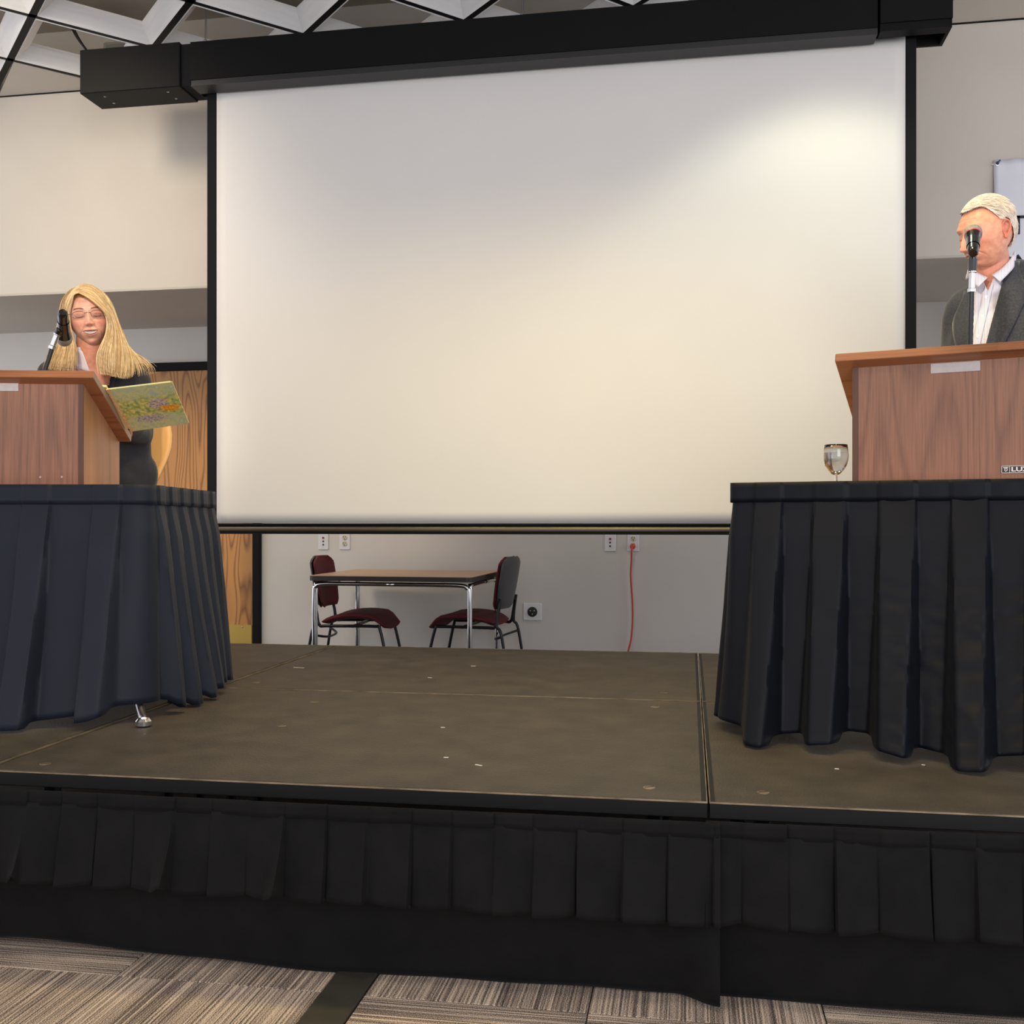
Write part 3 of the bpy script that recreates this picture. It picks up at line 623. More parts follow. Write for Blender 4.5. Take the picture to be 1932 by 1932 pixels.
# ------------------------------------------------------------------ picture book over the edge of the left lectern
bp_ = [Vector(p) for p in ((-1.922, 3.192, 1.497), (-1.707, 3.235, 1.524), (-1.751, 3.440, 1.406), (-1.955, 3.405, 1.376))]
bk = empty('picture_book', bp_[0], 0, 'open hardcover picture book with painted green and orange cover', 'book')
def cover_mat():
    m = bpy.data.materials.new('painted_cover'); m.use_nodes = True; nt = m.node_tree; N = nt.nodes; L = nt.links; b = N['Principled BSDF']; b.inputs['Roughness'].default_value = .35
    tc = N.new('ShaderNodeTexCoord')
    def nz(scale, det, seed):
        mp = N.new('ShaderNodeMapping'); mp.inputs['Location'].default_value = (seed, seed, seed); L.new(tc.outputs['UV'], mp.inputs[0]); n = N.new('ShaderNodeTexNoise'); n.inputs['Scale'].default_value = scale; n.inputs['Detail'].default_value = det; L.new(mp.outputs[0], n.inputs['Vector']); return n.outputs['Fac']
    def ramp(f, st):
        r = N.new('ShaderNodeValToRGB'); e = r.color_ramp.elements
        while len(e) < len(st): e.new(.5)
        for q, (p, c) in zip(e, st): q.position = p; q.color = lin(c)
        L.new(f, r.inputs[0]); return r.outputs[0]
    def mix(f, a, c):
        x = N.new('ShaderNodeMix'); x.data_type = 'RGBA'; L.new(f, x.inputs[0]); L.new(a, x.inputs[6]); L.new(c, x.inputs[7]); return x.outputs[2]
    def mth(op, a, c):
        q = N.new('ShaderNodeMath'); q.operation = op
        for i, w in enumerate((a, c)):
            if isinstance(w, (int, float)): q.inputs[i].default_value = w
            else: L.new(w, q.inputs[i])
        return q.outputs[0]
    sp = N.new('ShaderNodeSeparateXYZ'); L.new(tc.outputs['UV'], sp.inputs[0]); U, V = sp.outputs[0], sp.outputs[1]
    base = ramp(nz(7, 6, 1), [(.3, 'a4b9ba'), (.42, 'b3c29a'), (.52, 'c9c890'), (.62, 'a9bd94'), (.75, 'd5dccf')])
    band = ramp(nz(16, 5, 4), [(.35, '6f8d62'), (.5, 'b4bc68'), (.65, 'e2d47a')])
    gm = mth('MULTIPLY', mth('SMOOTH_MIN', mth('MULTIPLY', mth('SUBTRACT', V, .3), 5), 1), 1); 
    wv = mth('ADD', V, mth('MULTIPLY', nz(5, 3, 8), .35))
    bandm = ramp(wv, [(.42, '000000'), (.52, 'ffffff'), (.86, 'ffffff'), (.98, '000000')])
    c1 = mix(bandm, base, band)
    def blob(u0, v0, ru, rv_, ns):
        du = mth('DIVIDE', mth('SUBTRACT', mth('ADD', U, mth('MULTIPLY', mth('SUBTRACT', nz(14, 3, ns), .5), .18)), u0), ru); dv = mth('DIVIDE', mth('SUBTRACT', mth('ADD', V, mth('MULTIPLY', mth('SUBTRACT', nz(14, 3, ns+2), .5), .25)), v0), rv_)
        r = mth('ADD', mth('MULTIPLY', du, du), mth('MULTIPLY', dv, dv)); return ramp(r, [(.6, 'ffffff'), (1, '000000')])
    c2 = mix(blob(.66, .55, .17, .13, 3), c1, ramp(nz(30, 3, 6), [(.35, '5e6f7c'), (.5, 'b9a7a5'), (.65, 'd9c3b4')]))
    c3 = mix(blob(.82, .43, .17, .075, 9), c2, ramp(nz(25, 3, 2), [(.35, 'c87a1e'), (.6, 'f2b031')]))
    c4 = mix(blob(.45, .24, .3, .09, 12), c3, ramp(nz(30, 3, 7), [(.35, '6c7f88'), (.6, 'c9b9ae')]))
    # spine strip in warm dots
    spm = ramp(U, [(.0, 'ffffff'), (.055, 'ffffff'), (.06, '000000'), (1, '000000')])
    c5 = mix(spm, c4, ramp(nz(60, 2, 5), [(.4, 'c9a24c'), (.5, 'e4d2a8'), (.62, 'b5532c')]))
    # fine brush flecks
    c6 = mix(ramp(nz(70, 2, 15), [(.60, '000000'), (.70, 'a0a0a0')]), c5, ramp(nz(9, 2, 3), [(.4, '3c4f45'), (.6, '5c6a78')]))
    L.new(c6, b.inputs['Base Color']); return m
def slab(pts, n, t0, t1):
    a = [p+n*t0 for p in pts]; b = [p+n*t1 for p in pts]; return a+b, [(0, 1, 2, 3), (7, 6, 5, 4), (0, 4, 5, 1), (1, 5, 6, 2), (2, 6, 7, 3), (3, 7, 4, 0)]
pp = [p-bp_[0] for p in bp_]; nrm = (pp[1]-pp[0]).cross(pp[3]-pp[0]).normalized()
if nrm.z < 0: nrm = -nrm
cb_ = MB(); cb_.add(*slab(pp, nrm, 0, .0028)); cov = cb_.build('cover_board', cover_mat(), bk)
uv = cov.data.uv_layers.new(name='UVMap')
for poly in cov.data.polygons:
    for li in poly.loop_indices:
        vi = cov.data.loops[li].vertex_index % 4; uv.data[li].uv = [(0, 1), (1, 1), (1, 0), (0, 0)][vi]
ins = [pp[0].lerp(pp[1], .0)+(pp[3]-pp[0])*.02, pp[0]+(pp[1]-pp[0])*.965+(pp[3]-pp[0])*.02, pp[3]+(pp[2]-pp[3])*.965-(pp[3]-pp[0])*.02, pp[3]-(pp[3]-pp[0])*.02]
pg = MB(); pg.add(*slab(ins, nrm, .0028, .010)); pg.build('page_block', mat('cream_pages', 'e9d9a4', .7, var=.1, vscale=400, stretch=(1, 1, 3)), bk)
eg = MB(); ed = [pp[0]+(pp[1]-pp[0])*.985, pp[1], pp[2], pp[3]+(pp[2]-pp[3])*.985]; eg.add(*slab(ed, nrm, .0029, .0048)); eg.build('cover_turn_in', mat('yellow_edge', 'e0b04a', .5), bk)
# the other half lying on the reading top
sv = -(pp[1]-pp[0]); dn = (pp[3]-pp[0])
Lh = [pp[0]+Vector((-.205, -.047, .012)), pp[0], pp[3], pp[3]+Vector((-.205, -.047, .012))]
lf = MB(); lf.add(*slab(Lh, nrm, .012, .02)); lf.build('page_block', mat('cream_pages', 'e9d9a4', .7), bk)

# ------------------------------------------------------------------ small table with two red chairs behind the stage
st = empty('cafe_table', (-1.588, 5.80, 0), -2, 'small beige laminate table with chrome legs between two red chairs', 'table')
hw, hd_, th_ = .462, .38, .762
def rrect(a, b, r, n=5):
    out = []
    for cx, cy, a0 in ((a-r, b-r, 0), (-a+r, b-r, 90), (-a+r, -b+r, 180), (a-r, -b+r, 270)):
        for k in range(n+1): t = R(a0+90*k/n); out.append((cx+r*math.cos(t), cy+r*math.sin(t)))
    return out
MB().prism(rrect(hw, hd_, .03), .003, M=Matrix.Translation((0, 0, th_-.003))).build('table_top', M['tabletop'], st)
MB().prism(rrect(hw+.002, hd_+.002, .032), .026, M=Matrix.Translation((0, 0, th_-.029))).build('table_edge', M['tableedge'], st)
for sx in (-1, 1):
    for sy in (-1, 1):
        x_, y_ = sx*(hw-.02), sy*(hd_-.03)
        MB().tube(spline([(x_, y_, 0), (x_, y_, .35), (x_, y_, .66), (x_-sx*.012, y_, .70), (x_-sx*.05, y_, .714), (x_-sx*.2, y_, .716), (0, y_, .716)], 6), .0115, 12).build('leg', M['chrome'], st, True)
        MB().tube(spline([(x_-sx*.001, y_-sy*.022, .0), (x_-sx*.001, y_-sy*.022, .66), (x_-sx*.001, y_-sy*.035, .70), (x_-sx*.001, y_-sy*.075, .714), (x_, 0, .716)], 6), .0115, 12).build('leg', M['chrome'], st, True)
def chair(loc, rz, label):
    e = empty('stacking_chair', loc, rz, label, 'chair', 'red chairs behind the stage')
    # seat: waterfall front, raised rear, seen as a padded slab
    rows = []; n = 14
    for j in range(n+1):
        v = j/n; x = -.20+.395*v; zc = .478+.030*math.sin(v*math.pi*.95)-.045*sstep(.78, 1, v)-.012*sstep(.2, 0, v); wd = (.185+.045*sstep(0, .35, v))*(1-.18*sstep(.85, 1, v)); row = []
        for k in range(24):
            t = 2*math.pi*k/24; cx, cz = math.cos(t), math.sin(t); ex = abs(cx)**.45*(1 if cx > 0 else -1); ez = abs(cz)**.8*(1 if cz > 0 else -1)
            sc = 1 if 0 < j < n else .88
            row.append((x, ex*wd*sc, zc+ez*(.019 if ez > 0 else .02)*(1 if 0 < j < n else .35)+.012*abs(ex)**3))
        rows.append(row)
    m = MB().grid(rows, closeu=True); m.f.append(tuple(range(24))); m.f.append(tuple(n*24+k for k in range(24))[::-1]); m.mi += [0, 0]
    m.build('seat', M['burgundy'], e, 50)
    # back: rounded pad in front of a black shell
    def backpad(dx, shrink, thick, name, mt):
        rows = []; n = 16
        for j in range(n+1):
            v = j/n; z = .555+.30*v; lean = -.200-.050*v; wd = (.178+.030*sstep(0, .5, v))*(1-.55*sstep(.80, 1.02, v)**2.5)*(1-.25*sstep(.1, 0, v))*shrink; row = []
            for k in range(24):
                t = 2*math.pi*k/24; cx, cz = math.cos(t), math.sin(t); ey = abs(cx)**.35*(1 if cx > 0 else -1); ex = abs(cz)**.8*(1 if cz > 0 else -1)
                curve = -.03*(1-ey*ey)
                tk = thick*(1 if 0 < j < n else .3)
                row.append((lean+dx+ex*tk+curve, ey*wd, z))
            rows.append(row)
        m = MB().grid(rows, closeu=True); m.f.append(tuple(range(24))); m.f.append(tuple(n*24+k for k in range(24))[::-1]); m.mi += [0, 0]
        return m.build(name, mt, e, 50)
    bk_ = backpad(.012, 1, .011, 'back_cushion', M['burgundy']); backpad(-.008, 1.02, .009, 'back_shell', M['shell'])
    # quilted dimples
    dm = MB()
    for s in (-1, 1):
        MB().tube(spline([(-.235, s*.18, .60), (-.222, s*.188, .53), (-.205, s*.19, .46), (-.15, s*.19, .455), (.12, s*.19, .455), (.15, s*.19, .44), (.20, s*.20, .22), (.245, s*.21, .0)], 6), .009, 10).build('leg', M['frame'], e, True)
        MB().tube(spline([(-.238, s*.19, .62), (-.22, s*.20, .47), (-.25, s*.205, .40), (-.31, s*.215, .0)], 6), .0085, 10).build('leg', M['frame'], e, True)
    MB().tube(spline([(.195, -.20, .25), (.16, -.12, .205), (.155, 0, .195), (.16, .12, .205), (.195, .20, .25)], 6), .007, 8).build('stretcher', M['frame'], e, True)
    MB().tube(spline([(-.25, -.20, .405), (-.19, -.12, .385), (-.18, 0, .38), (-.19, .12, .385), (-.25, .20, .405)], 6), .007, 8).build('stretcher', M['frame'], e, True)
    MB().box((-.02, -.19, .446), (.0, .19, .458)).build('seat_rail', M['frame'], e)
    return e
chair((-1.915, 5.93, 0), 4, 'red padded chair at the left end of the small table')
chair((-1.275, 5.98, 0), 176, 'red padded chair with black back at right end of small table')
# fix quilt on cushions: raised diamonds by procedural bump
nt = M['burgundy'].node_tree

# ------------------------------------------------------------------ wall banner
bn = empty('wall_banner', (1.44, YU, 2.79), 0, 'white vinyl banner with black lettering on the wall behind the man', 'banner')
rows = [[(.9*i/40+.004*(j/30), -.006-.016*sstep(0, .5, 1-abs(i/40*1.6-j/30-.1))*sstep(0, .25, j/30)-.004*math.sin(i*1.9)*sstep(.10, 0, j/30), -1.0*j/30+.006*math.sin(i*.16)) for i in range(41)] for j in range(31)]
MB().grid(rows).build('banner_sheet', M['banner'], bn, True, solid=.001)
gm_ = MB(); gm_.lathe([(.008, 0), (.011, .001), (.011, .002), (.008, .003)], 18, M=Matrix.Translation((.016, -.012, -.018)) @ RX).build('grommet', M['steel'], bn, 40)
MB().lathe([(.0075, 0), (.0075, .0035)], 14, M=Matrix.Translation((.016, -.012, -.018)) @ RX).build('grommet_hole', M['hole'], bn)
MB().tube([(.006, -.012, -.018), (-.008, -.004, -.020)], .003, 6).build('wall_hook', M['plastic_w'], bn)
MB().tube([(.016, -.016, -.016), (.028, -.02, -.004)], .004, 8).build('push_pin', mat('blue_pin', '2f4f8f', .4), bn)
lt = MB().box((.093, -.032, -.365), (.112, -.026, -.277)).box((.093, -.032, -.289), (.165, -.026, -.277)); lt.build('banner_letter', M['ink'], bn)

# ------------------------------------------------------------------ people
from mathutils.bvhtree import BVHTree
def ellip(c, r, n=20, rot=None):
    vs = []; fs = []; m = n
    for i in range(m+1):
        a = math.pi*i/m
        for k in range(n):
            b = 2*math.pi*k/n; p = Vector((r[0]*math.sin(a)*math.cos(b), r[1]*math.sin(a)*math.sin(b), r[2]*math.cos(a)))
            if rot is not None: p = rot @ p
            vs.append(p+Vector(c))
    for i in range(m):
        for k in range(n): fs.append((i*n+k, (i+1)*n+k, (i+1)*n+(k+1) % n, i*n+(k+1) % n))
    return vs, fs
def caps(p0, p1, r0, r1, n=16):
    p0, p1 = Vector(p0), Vector(p1); d = p1-p0; L_ = d.length; q = d.to_track_quat('Z', 'Y') if L_ > 1e-6 else Matrix.Identity(3).to_quaternion()
    prof = [(r0*math.cos(a), r0*math.sin(a)) for a in [R(-90+15*k) for k in range(7)]]+[(r1*math.cos(a), L_+r1*math.sin(a)) for a in [R(15*k) for k in range(7)]]
    vs = [p0+(q @ Vector((r*math.cos(2*math.pi*k/n), r*math.sin(2*math.pi*k/n), z))) for r, z in prof for k in range(n)]
    fs = [(i*n+k, i*n+(k+1) % n, (i+1)*n+(k+1) % n, (i+1)*n+k) for i in range(len(prof)-1) for k in range(n)]
    return vs, fs
import bmesh
def blob(elems, inflate=0, voxel=.009, smooth=6, cut=None, disp=None, planes=()):
    """merge tapered capsules and ellipsoids into one smooth continuous surface"""
    b = MB()
    for e in elems:
        if e[0] == 'e': b.add(*ellip(e[1], [x+inflate for x in e[2]], rot=e[3] if len(e) > 3 else None))
        else: b.add(*caps(e[1], e[2], e[3]+inflate, e[4]+inflate))
    o = b.build('tmp'); md = o.modifiers.new('r', 'REMESH'); md.mode = 'VOXEL'; md.voxel_size = voxel
    ms = o.modifiers.new('s', 'SMOOTH'); ms.iterations = smooth; ms.factor = .5
    dg = bpy.context.evaluated_depsgraph_get(); me = bpy.data.meshes.new_from_object(o.evaluated_get(dg)); old = o.data; bpy.data.objects.remove(o); bpy.data.meshes.remove(old)
    V = [v.co.copy() for v in me.vertices]; F = [tuple(p.vertices) for p in me.polygons]; bpy.data.meshes.remove(me)
    if disp:
        V = [disp(v) for v in V]
    if planes:
        bm = bmesh.new(); vv = [bm.verts.new(v) for v in V]; [bm.faces.new([vv[i] for i in f]) for f in F]
        for co, no in planes: bmesh.ops.bisect_plane(bm, geom=bm.verts[:]+bm.edges[:]+bm.faces[:], plane_co=co, plane_no=no)
        bm.verts.index_update(); V = [v.co.copy() for v in bm.verts]; F = [tuple(v.index for v in f.verts) for f in bm.faces]; bm.free()
    if cut:
        F = [f for f in F if not cut(sum((V[i] for i in f), Vector())/len(f))]
        used = sorted({i for f in F for i in f}); mp = {i: k for k, i in enumerate(used)}; V = [V[i] for i in used]; F = [tuple(mp[i] for i in f) for f in F]
    return V, F
def G(x, z, x0, z0, sx, sz): return np.exp(-((x-x0)/sx)**2-((z-z0)/sz)**2)
def ss(a, b, x):
    t = np.clip((x-a)/(b-a), 0, 1); return t*t*(3-2*t)
def head(fem, mouth_open, skin, lipc, browc, nr=190, ns=380):
    """sculpted head around its centre; -y is the face, z up.  Returns verts, faces, colours"""
    t = np.linspace(0, 1, nr+1)[1:]; phi = math.pi*(.55*t+.45*t**2.2); th = np.linspace(0, 2*math.pi, ns, endpoint=False)
    PH, TH = np.meshgrid(phi, th, indexing='ij')
    x = np.sin(PH)*np.cos(TH); y = -np.cos(PH); z = np.sin(PH)*np.sin(TH)
    x = np.append(x.ravel(), 0.); y = np.append(y.ravel(), -1.); z = np.append(z.ravel(), 0.)
    y = np.where(y < 0, -np.abs(y)**.86, y); x = np.sign(x)*np.abs(x)**.94
    X = x*.0765; Z = np.where(z > 0, z*.113, z*.120); Y = np.where(y < 0, y*.090, y*.104)
    tl = np.clip(-Z/.12, 0, 1)
    X = X*(1-(.34 if fem else .22)*tl**1.7)*(1-.05*ss(.03, .1, Z))
    back = ss(0, .06, Y); Z = Z*(1-.22*tl*back); Y = Y*(1-.42*tl**1.3*back)
    Y = Y+.012*ss(.04, .11, Z)*ss(0, -.05, Y)             # forehead slopes back
    Y = Y+.010*ss(-.05, -.11, Z)*ss(0, -.05, Y)*(.6 if fem else .3)
    fw = ss(-.015, -.05, Y); ax = np.abs(X)
    d = np.zeros_like(X)
    d += .006*G(ax, Z, .034, .026, .026, .010)*(.5 if fem else 1.3)         # brow ridge
    d -= .011*G(ax, Z, .031, .004, .019, .015)                             # eye sockets
    d += .0075*G(ax, Z, .032, .001, .0145, .0095)                          # lids over the eyeball
    d -= .0022*G(ax, Z, .032, .0125, .016, .0025)                          # lid crease
    d -= .0016*G(ax, Z, .032, -.0078, .013, .0022)
    d += .007*G(ax, Z, .043, -.030, .020, .018)                            # cheekbones
    zo = .009 if fem else 0.
    Zn = Z-zo
    rid = ss(.022, -.040, Zn)*ss(-.060, -.047, Zn); wn = .0075+.0035*ss(.0, -.04, Zn)
    d += (.021 if fem else .026)*rid*np.exp(-(X/wn)**2)                    # nose bridge to tip
    d += .006*G(X, Zn, 0, -.042, .010, .008)
    d += .0105*G(ax, Zn, .0125, -.0455, .0062, .007)                        # nostril wings
    d -= .004*G(ax, Zn, .0065, -.0525, .004, .0025)
    d -= .0022*np.exp(-((Z+.057)/.006)**2-(X/.003)**2)                     # philtrum
    zc = -.069+(.0075 if fem else .0)*np.clip(ax/.027, 0, 1.3)**2 - (0 if fem else .002)*np.clip(ax/.027, 0, 1.2)**2
    mw = .0275 if fem else .026; q = np.clip(1-(X/mw)**2, 0, 1)
    oh = mouth_open*q
    up = Z-zc
    d += .0045*np.exp(-((up-oh-.0035)/.0042)**2)*q**.5+.0055*np.exp(-((up+oh+.0050)/.0055)**2)*q**.5
    d -= .0045*np.exp(-(up/(.0022+oh*.7))**2)*q**.4
    d += .010*G(X, Z, 0, -.070, .034, .024)                                # muzzle
    d += (.009 if fem else .012)*G(X, Z, 0, -.108, .020, .014)             # chin
    d -= .004*G(X, Z, 0, -.090, .018, .006)
    crs = np.exp(-((ax-(.020+.020*ss(-.045, -.075, Z)))/.0032)**2)*ss(-.040, -.050, Z)*ss(-.088, -.074, Z); d -= (.0028 if fem else .003)*crs
    if not fem:
        for zz in (.050, .064): d -= .0012*np.exp(-((Z-zz-.004*np.cos(X*40))/.0022)**2)*ss(.05, .03, ax)
        d += .004*G(ax, Z, .044, -.075, .018, .022)
    Y = Y-d*fw
    # small eyeball / lash line
    n = len(X); C = np.tile(np.array(lin(skin)), (n, 1))
    def tint(w, c): 
        global _c
        cc = np.array(lin(c)); C[:] = C*(1-w[:, None])+cc[None]*w[:, None]
    tint(.45*fw*G(ax, Z, .042, -.030, .022, .02), 'd9694f' if fem else 'bf4d3c')
    tint(.35*fw*G(X, Zn, 0, -.042, .014, .014), 'cc5c48')
    tint(.35*fw*G(ax, Z, .031, .004, .017, .011), 'a8664f')
    tint(.3*fw*crs, 'b5705b')
    lipw = fw*(np.clip((oh+.0066*q**.45-np.abs(up+.0012))/.0012, 0, 1))*(q > .02); lipw = lipw*.9; tint(lipw, lipc)
    tint(fw*np.clip((oh*1.15+.0008-np.abs(up))/.001, 0, 1)*(q > .03), '4a2320')
    if mouth_open > .002: tint(fw*np.clip((oh*.80-np.abs(up-oh*.18))/.001, 0, 1)*(q > .25), 'e2dad0')
    lash = -.0052-.004*np.cos((ax-.032)/.014*1.5)
    tint(.9*fw*np.clip(1.4-np.abs(Z-lash)/.0016, 0, 1)*(np.abs(ax-.032) < .0145), '2e1f1a' if fem else '7a4a3c')
    bz = .021+.004*np.cos((ax-.034)/.018*1.4)
    tint((1. if fem else .45)*fw*np.clip(1.3-np.abs(Z-bz)/.0030, 0, 1)*ss(.052, .047, ax)*ss(.011, .016, ax), browc)
    tint(fw*.8*G(ax, Zn, .0068, -.0530, .0030, .0018), '6a352b')
    V = np.stack([X, Y, Z], 1); F = []
    for i in range(nr-1):
        for k in range(ns):
            k2 = (k+1) % ns; F.append((i*ns+k, i*ns+k2, (i+1)*ns+k2, (i+1)*ns+k))
    F += [(n-1, (k+1) % ns, k) for k in range(ns)]
    F.append(tuple((nr-1)*ns+k for k in range(ns)))
    return V, F, C
def skin_mat(name):
    m = bpy.data.materials.new(name); m.use_nodes = True; nt = m.node_tree; b = nt.nodes['Principled BSDF']
    a = nt.nodes.new('ShaderNodeVertexColor'); a.layer_name = 'Col'; tc = nt.nodes.new('ShaderNodeTexCoord'); n1 = nt.nodes.new('ShaderNodeTexNoise'); n1.inputs['Scale'].default_value = 60; n1.inputs['Detail'].default_value = 4; nt.links.new(tc.outputs['Object'], n1.inputs['Vector'])
    rp = nt.nodes.new('ShaderNodeValToRGB'); rp.color_ramp.elements[0].position = .3; rp.color_ramp.elements[1].position = .7; rp.color_ramp.elements[0].color = (.80, .72, .70, 1); rp.color_ramp.elements[1].color = (1, 1, 1, 1); nt.links.new(n1.outputs['Fac'], rp.inputs[0])
    mx = nt.nodes.new('ShaderNodeMix'); mx.data_type = 'RGBA'; mx.blend_type = 'MULTIPLY'; mx.inputs[0].default_value = 1; nt.links.new(a.outputs[0], mx.inputs[6]); nt.links.new(rp.outputs[0], mx.inputs[7])
    nt.links.new(mx.outputs[2], b.inputs['Base Color']); b.inputs['Roughness'].default_value = .46
    b.inputs['Subsurface Weight'].default_value = .12; b.inputs['Subsurface Radius'].default_value = (1, .35, .2); b.inputs['Subsurface Scale'].default_value = .006
    return m
def colattr(me, C):
    ca = me.color_attributes.new('Col', 'FLOAT_COLOR', 'POINT'); ca.data.foreach_set('color', np.asarray(C, dtype=np.float32).ravel())
def ear(side):
    """outer ear: rim, bowl and lobe as one lump"""
    s = side; el = []
    pts = spline([(s*.002, -.006, .010), (s*.009, .000, .025), (s*.014, .013, .029), (s*.017, .022, .018), (s*.015, .022, .000), (s*.010, .014, -.016), (s*.006, .003, -.026)], 3)
    el += [('c', pts[i], pts[i+1], .0038, .0038) for i in range(len(pts)-1)]
    el += [('e', (s*.003, .006, .002), (.005, .016, .026)), ('e', (s*.006, .001, -.024), (.005, .007, .009)), ('e', (s*.010, .009, .004), (.004, .005, .013))]
    return blob(el, 0, .0022, 3)
def hand(b, o, fwd, up, side, s=1.):
    """palm, four fingers and a thumb, resting; appended as blob elements"""
    f = Vector(fwd).normalized(); u = Vector(up); u = (u-f*u.dot(f)).normalized(); r = f.cross(u)*side; o = Vector(o)
    b.append(('c', o+f*.01-r*.016, o+f*.075*s-r*.022, .018, .016)); b.append(('c', o+f*.01+r*.014, o+f*.075*s+r*.022, .018, .015)); b.append(('c', o+f*.01, o+f*.08*s, .019, .016))
    for k, (dx, L_) in enumerate(((-.031, .070), (-.0105, .080), (.0105, .074), (.031, .058))):
        a = o+f*.085*s+r*dx; c = a+f*L_*.45+u*.004+r*dx*.15; e = c+f*L_*.33-u*.012; g_ = e+f*L_*.22-u*.014
        b += [('c', a, c, .0095, .0088), ('c', c, e, .0088, .008), ('c', e, g_, .008, .0065)]
    a = o+f*.025-r*.03; c = a+f*.032-r*.026-u*.004; e = c+f*.03-r*.008-u*.006; b += [('c', a, c, .012, .0105), ('c', c, e, .0105, .0085)]
def make_person(origin, rz, label, body_el, headV, headF, headC, hrot, hpos, hs, skin, hands, ears, neck):
    me = bpy.data.meshes.new('person'); V = []; F = []; C = []
    def put(vs, fs, cs):
        b0 = len(V); V.extend([tuple(v) for v in vs]); F.extend([tuple(i+b0 for i in f) for f in fs]); C.extend(cs)
    Hm = Matrix.Translation(hpos) @ hrot.to_4x4() @ Matrix.Scale(hs, 4)
    A = np.array(Hm); hv = headV @ A[:3, :3].T+A[:3, 3]
    put(hv, headF, headC)
    sk = lin(skin)
    for sd_ in ears:
        ev, ef = ear(sd_); put([Hm @ (Matrix.Rotation(R(18*sd_), 3, 'Z') @ v+Vector((sd_*.071, .008, -.012))) for v in ev], ef, [lin('cf7a62')]*len(ev))
    bv, bf = blob(body_el, 0, .010, 5); put(bv, bf, [sk]*len(bv))
    nv, nf = blob(neck, 0, .006, 6); put(nv, nf, [sk]*len(nv))
    for hd in hands:
        el = []; hand(el, *hd); v2, f2 = blob(el, 0, .004, 4); put(v2, f2, [sk]*len(v2))
    me.from_pydata(V, [], F); me.update(); colattr(me, C)
    o = link('person', me, skin_mat('skin_'+skin), None, True); o.location = origin; o.rotation_euler = (0, 0, R(rz)); tag(o, label, 'person'); return o, Hm
def part(name, VF, m, parent, smooth=True, solid=0):
    b = MB(); b.add(*VF); return b.build(name, m, parent, smooth, solid)
def sheet(bvh, outline_rows, off, name, m, parent, solid=.002, smooth=True):
    """grid of (x, z) points laid on the front of a surface; off may be a number or f(j, i)"""
    rows = []
    for j, row in enumerate(outline_rows):
        rr = []
        for i, (x, z) in enumerate(row):
            h = bvh.ray_cast(Vector((x, -1.5, z)), Vector((0, 1, 0)))[0]; yy = h.y if h else (rr[-1][1]+.003 if rr else 0)
            rr.append((x, yy-(off(j, i) if callable(off) else off), z))
        rows.append(rr)
    return MB().grid(rows).build(name, m, parent, smooth, solid=solid)
def strands(name, curves, radii, cols, m, parent, n=3):
    """curves: list of point lists -> one mesh of thin tapered locks"""
    V = []; F = []; C = []
    for pts, r, c in zip(curves, radii, cols):
        P = np.array([tuple(p) for p in pts]); k = len(P); T = np.gradient(P, axis=0); T /= np.linalg.norm(T, axis=1)[:, None]+1e-9
        a = np.cross(T, np.array([.13, .97, .21])); a /= np.linalg.norm(a, axis=1)[:, None]+1e-9; b2 = np.cross(T, a); b0 = len(V)
        tt = np.linspace(0, 1, k); rr = r*np.minimum(1, .55+2*tt)*(1-.75*tt**3)
        for q in range(n):
            an = 2*math.pi*q/n; ring = P+a*(math.cos(an)*rr)[:, None]*1.7+b2*(math.sin(an)*rr)[:, None]*.8
            V.extend(map(tuple, ring)); C.extend([c]*k)
        for q in range(n):
            q2 = (q+1) % n
            for i in range(k-1): F.append((b0+q*k+i, b0+q2*k+i, b0+q2*k+i+1, b0+q*k+i+1))
    me = bpy.data.meshes.new(name); me.from_pydata(V, [], F); me.update(); colattr(me, C); return link(name, me, m, parent, True)
def hair_mat(name, rough=.38):
    m = skin_mat(name); b = m.node_tree.nodes['Principled BSDF']; b.inputs['Subsurface Weight'].default_value = 0; b.inputs['Roughness'].default_value = rough; b.inputs['Specular IOR Level'].default_value = .45; return m
def lerp_curve(A, B, t): return [Vector(a).lerp(Vector(b), t) for a, b in zip(A, B)]

# ---- the woman on the left -------------------------------------------------
rv_ = Vector((math.cos(R(9.68)), math.sin(R(9.68)), 0)); fv_ = Vector((-math.sin(R(9.68)), math.cos(R(9.68)), 0))
def at(lat, d, z=ZD): p = rv_*lat+fv_*d; return Vector((p.x, p.y, z))
PW = at(-1.603, 4.07, ZD+.006); AW = 9.68+22
hc = Vector((-.052, -.145, 1.379))
hV, hF, hC = head(True, .0062, 'edb89d', 'c2706a', '6b4a38')
hrot = (Matrix.Rotation(R(-8), 3, 'Y') @ Matrix.Rotation(R(-3), 3, 'Z') @ Matrix.Rotation(R(4), 3, 'X'))
torW = [('e', (-.02, -.055, 1.04), (.150, .088, .175)), ('c', (-.155, -.05, 1.178), (.105, -.05, 1.165), .050, .050), ('c', (-.03, -.05, 1.185), (-.045, -.08, 1.23), .085, .055),
        ('e', (.008, -.02, .90), (.156, .100, .18)), ('e', (.012, .0, .79), (.178, .128, .13))]
armsW = [('c', (.118, -.05, 1.150), (.128, -.05, .95), .048, .042), ('c', (.128, -.05, .95), (.06, -.335, .985), .040, .031), ('c', (-.178, -.05, 1.160), (-.21, -.07, .93), .050, .043), ('c', (-.21, -.07, .93), (-.14, -.335, 1.0), .042, .031)]
legsW = [('c', (s*.085, .0, .75), (s*.095, -.035, .44), .088, .058) for s in (-1, 1)]+[('c', (s*.095, -.035, .44), (s*.10, .06, .09), .055, .036) for s in (-1, 1)]+[('c', (s*.10, .07, .04), (s*.105, -.07, .028), .034, .028) for s in (-1, 1)]
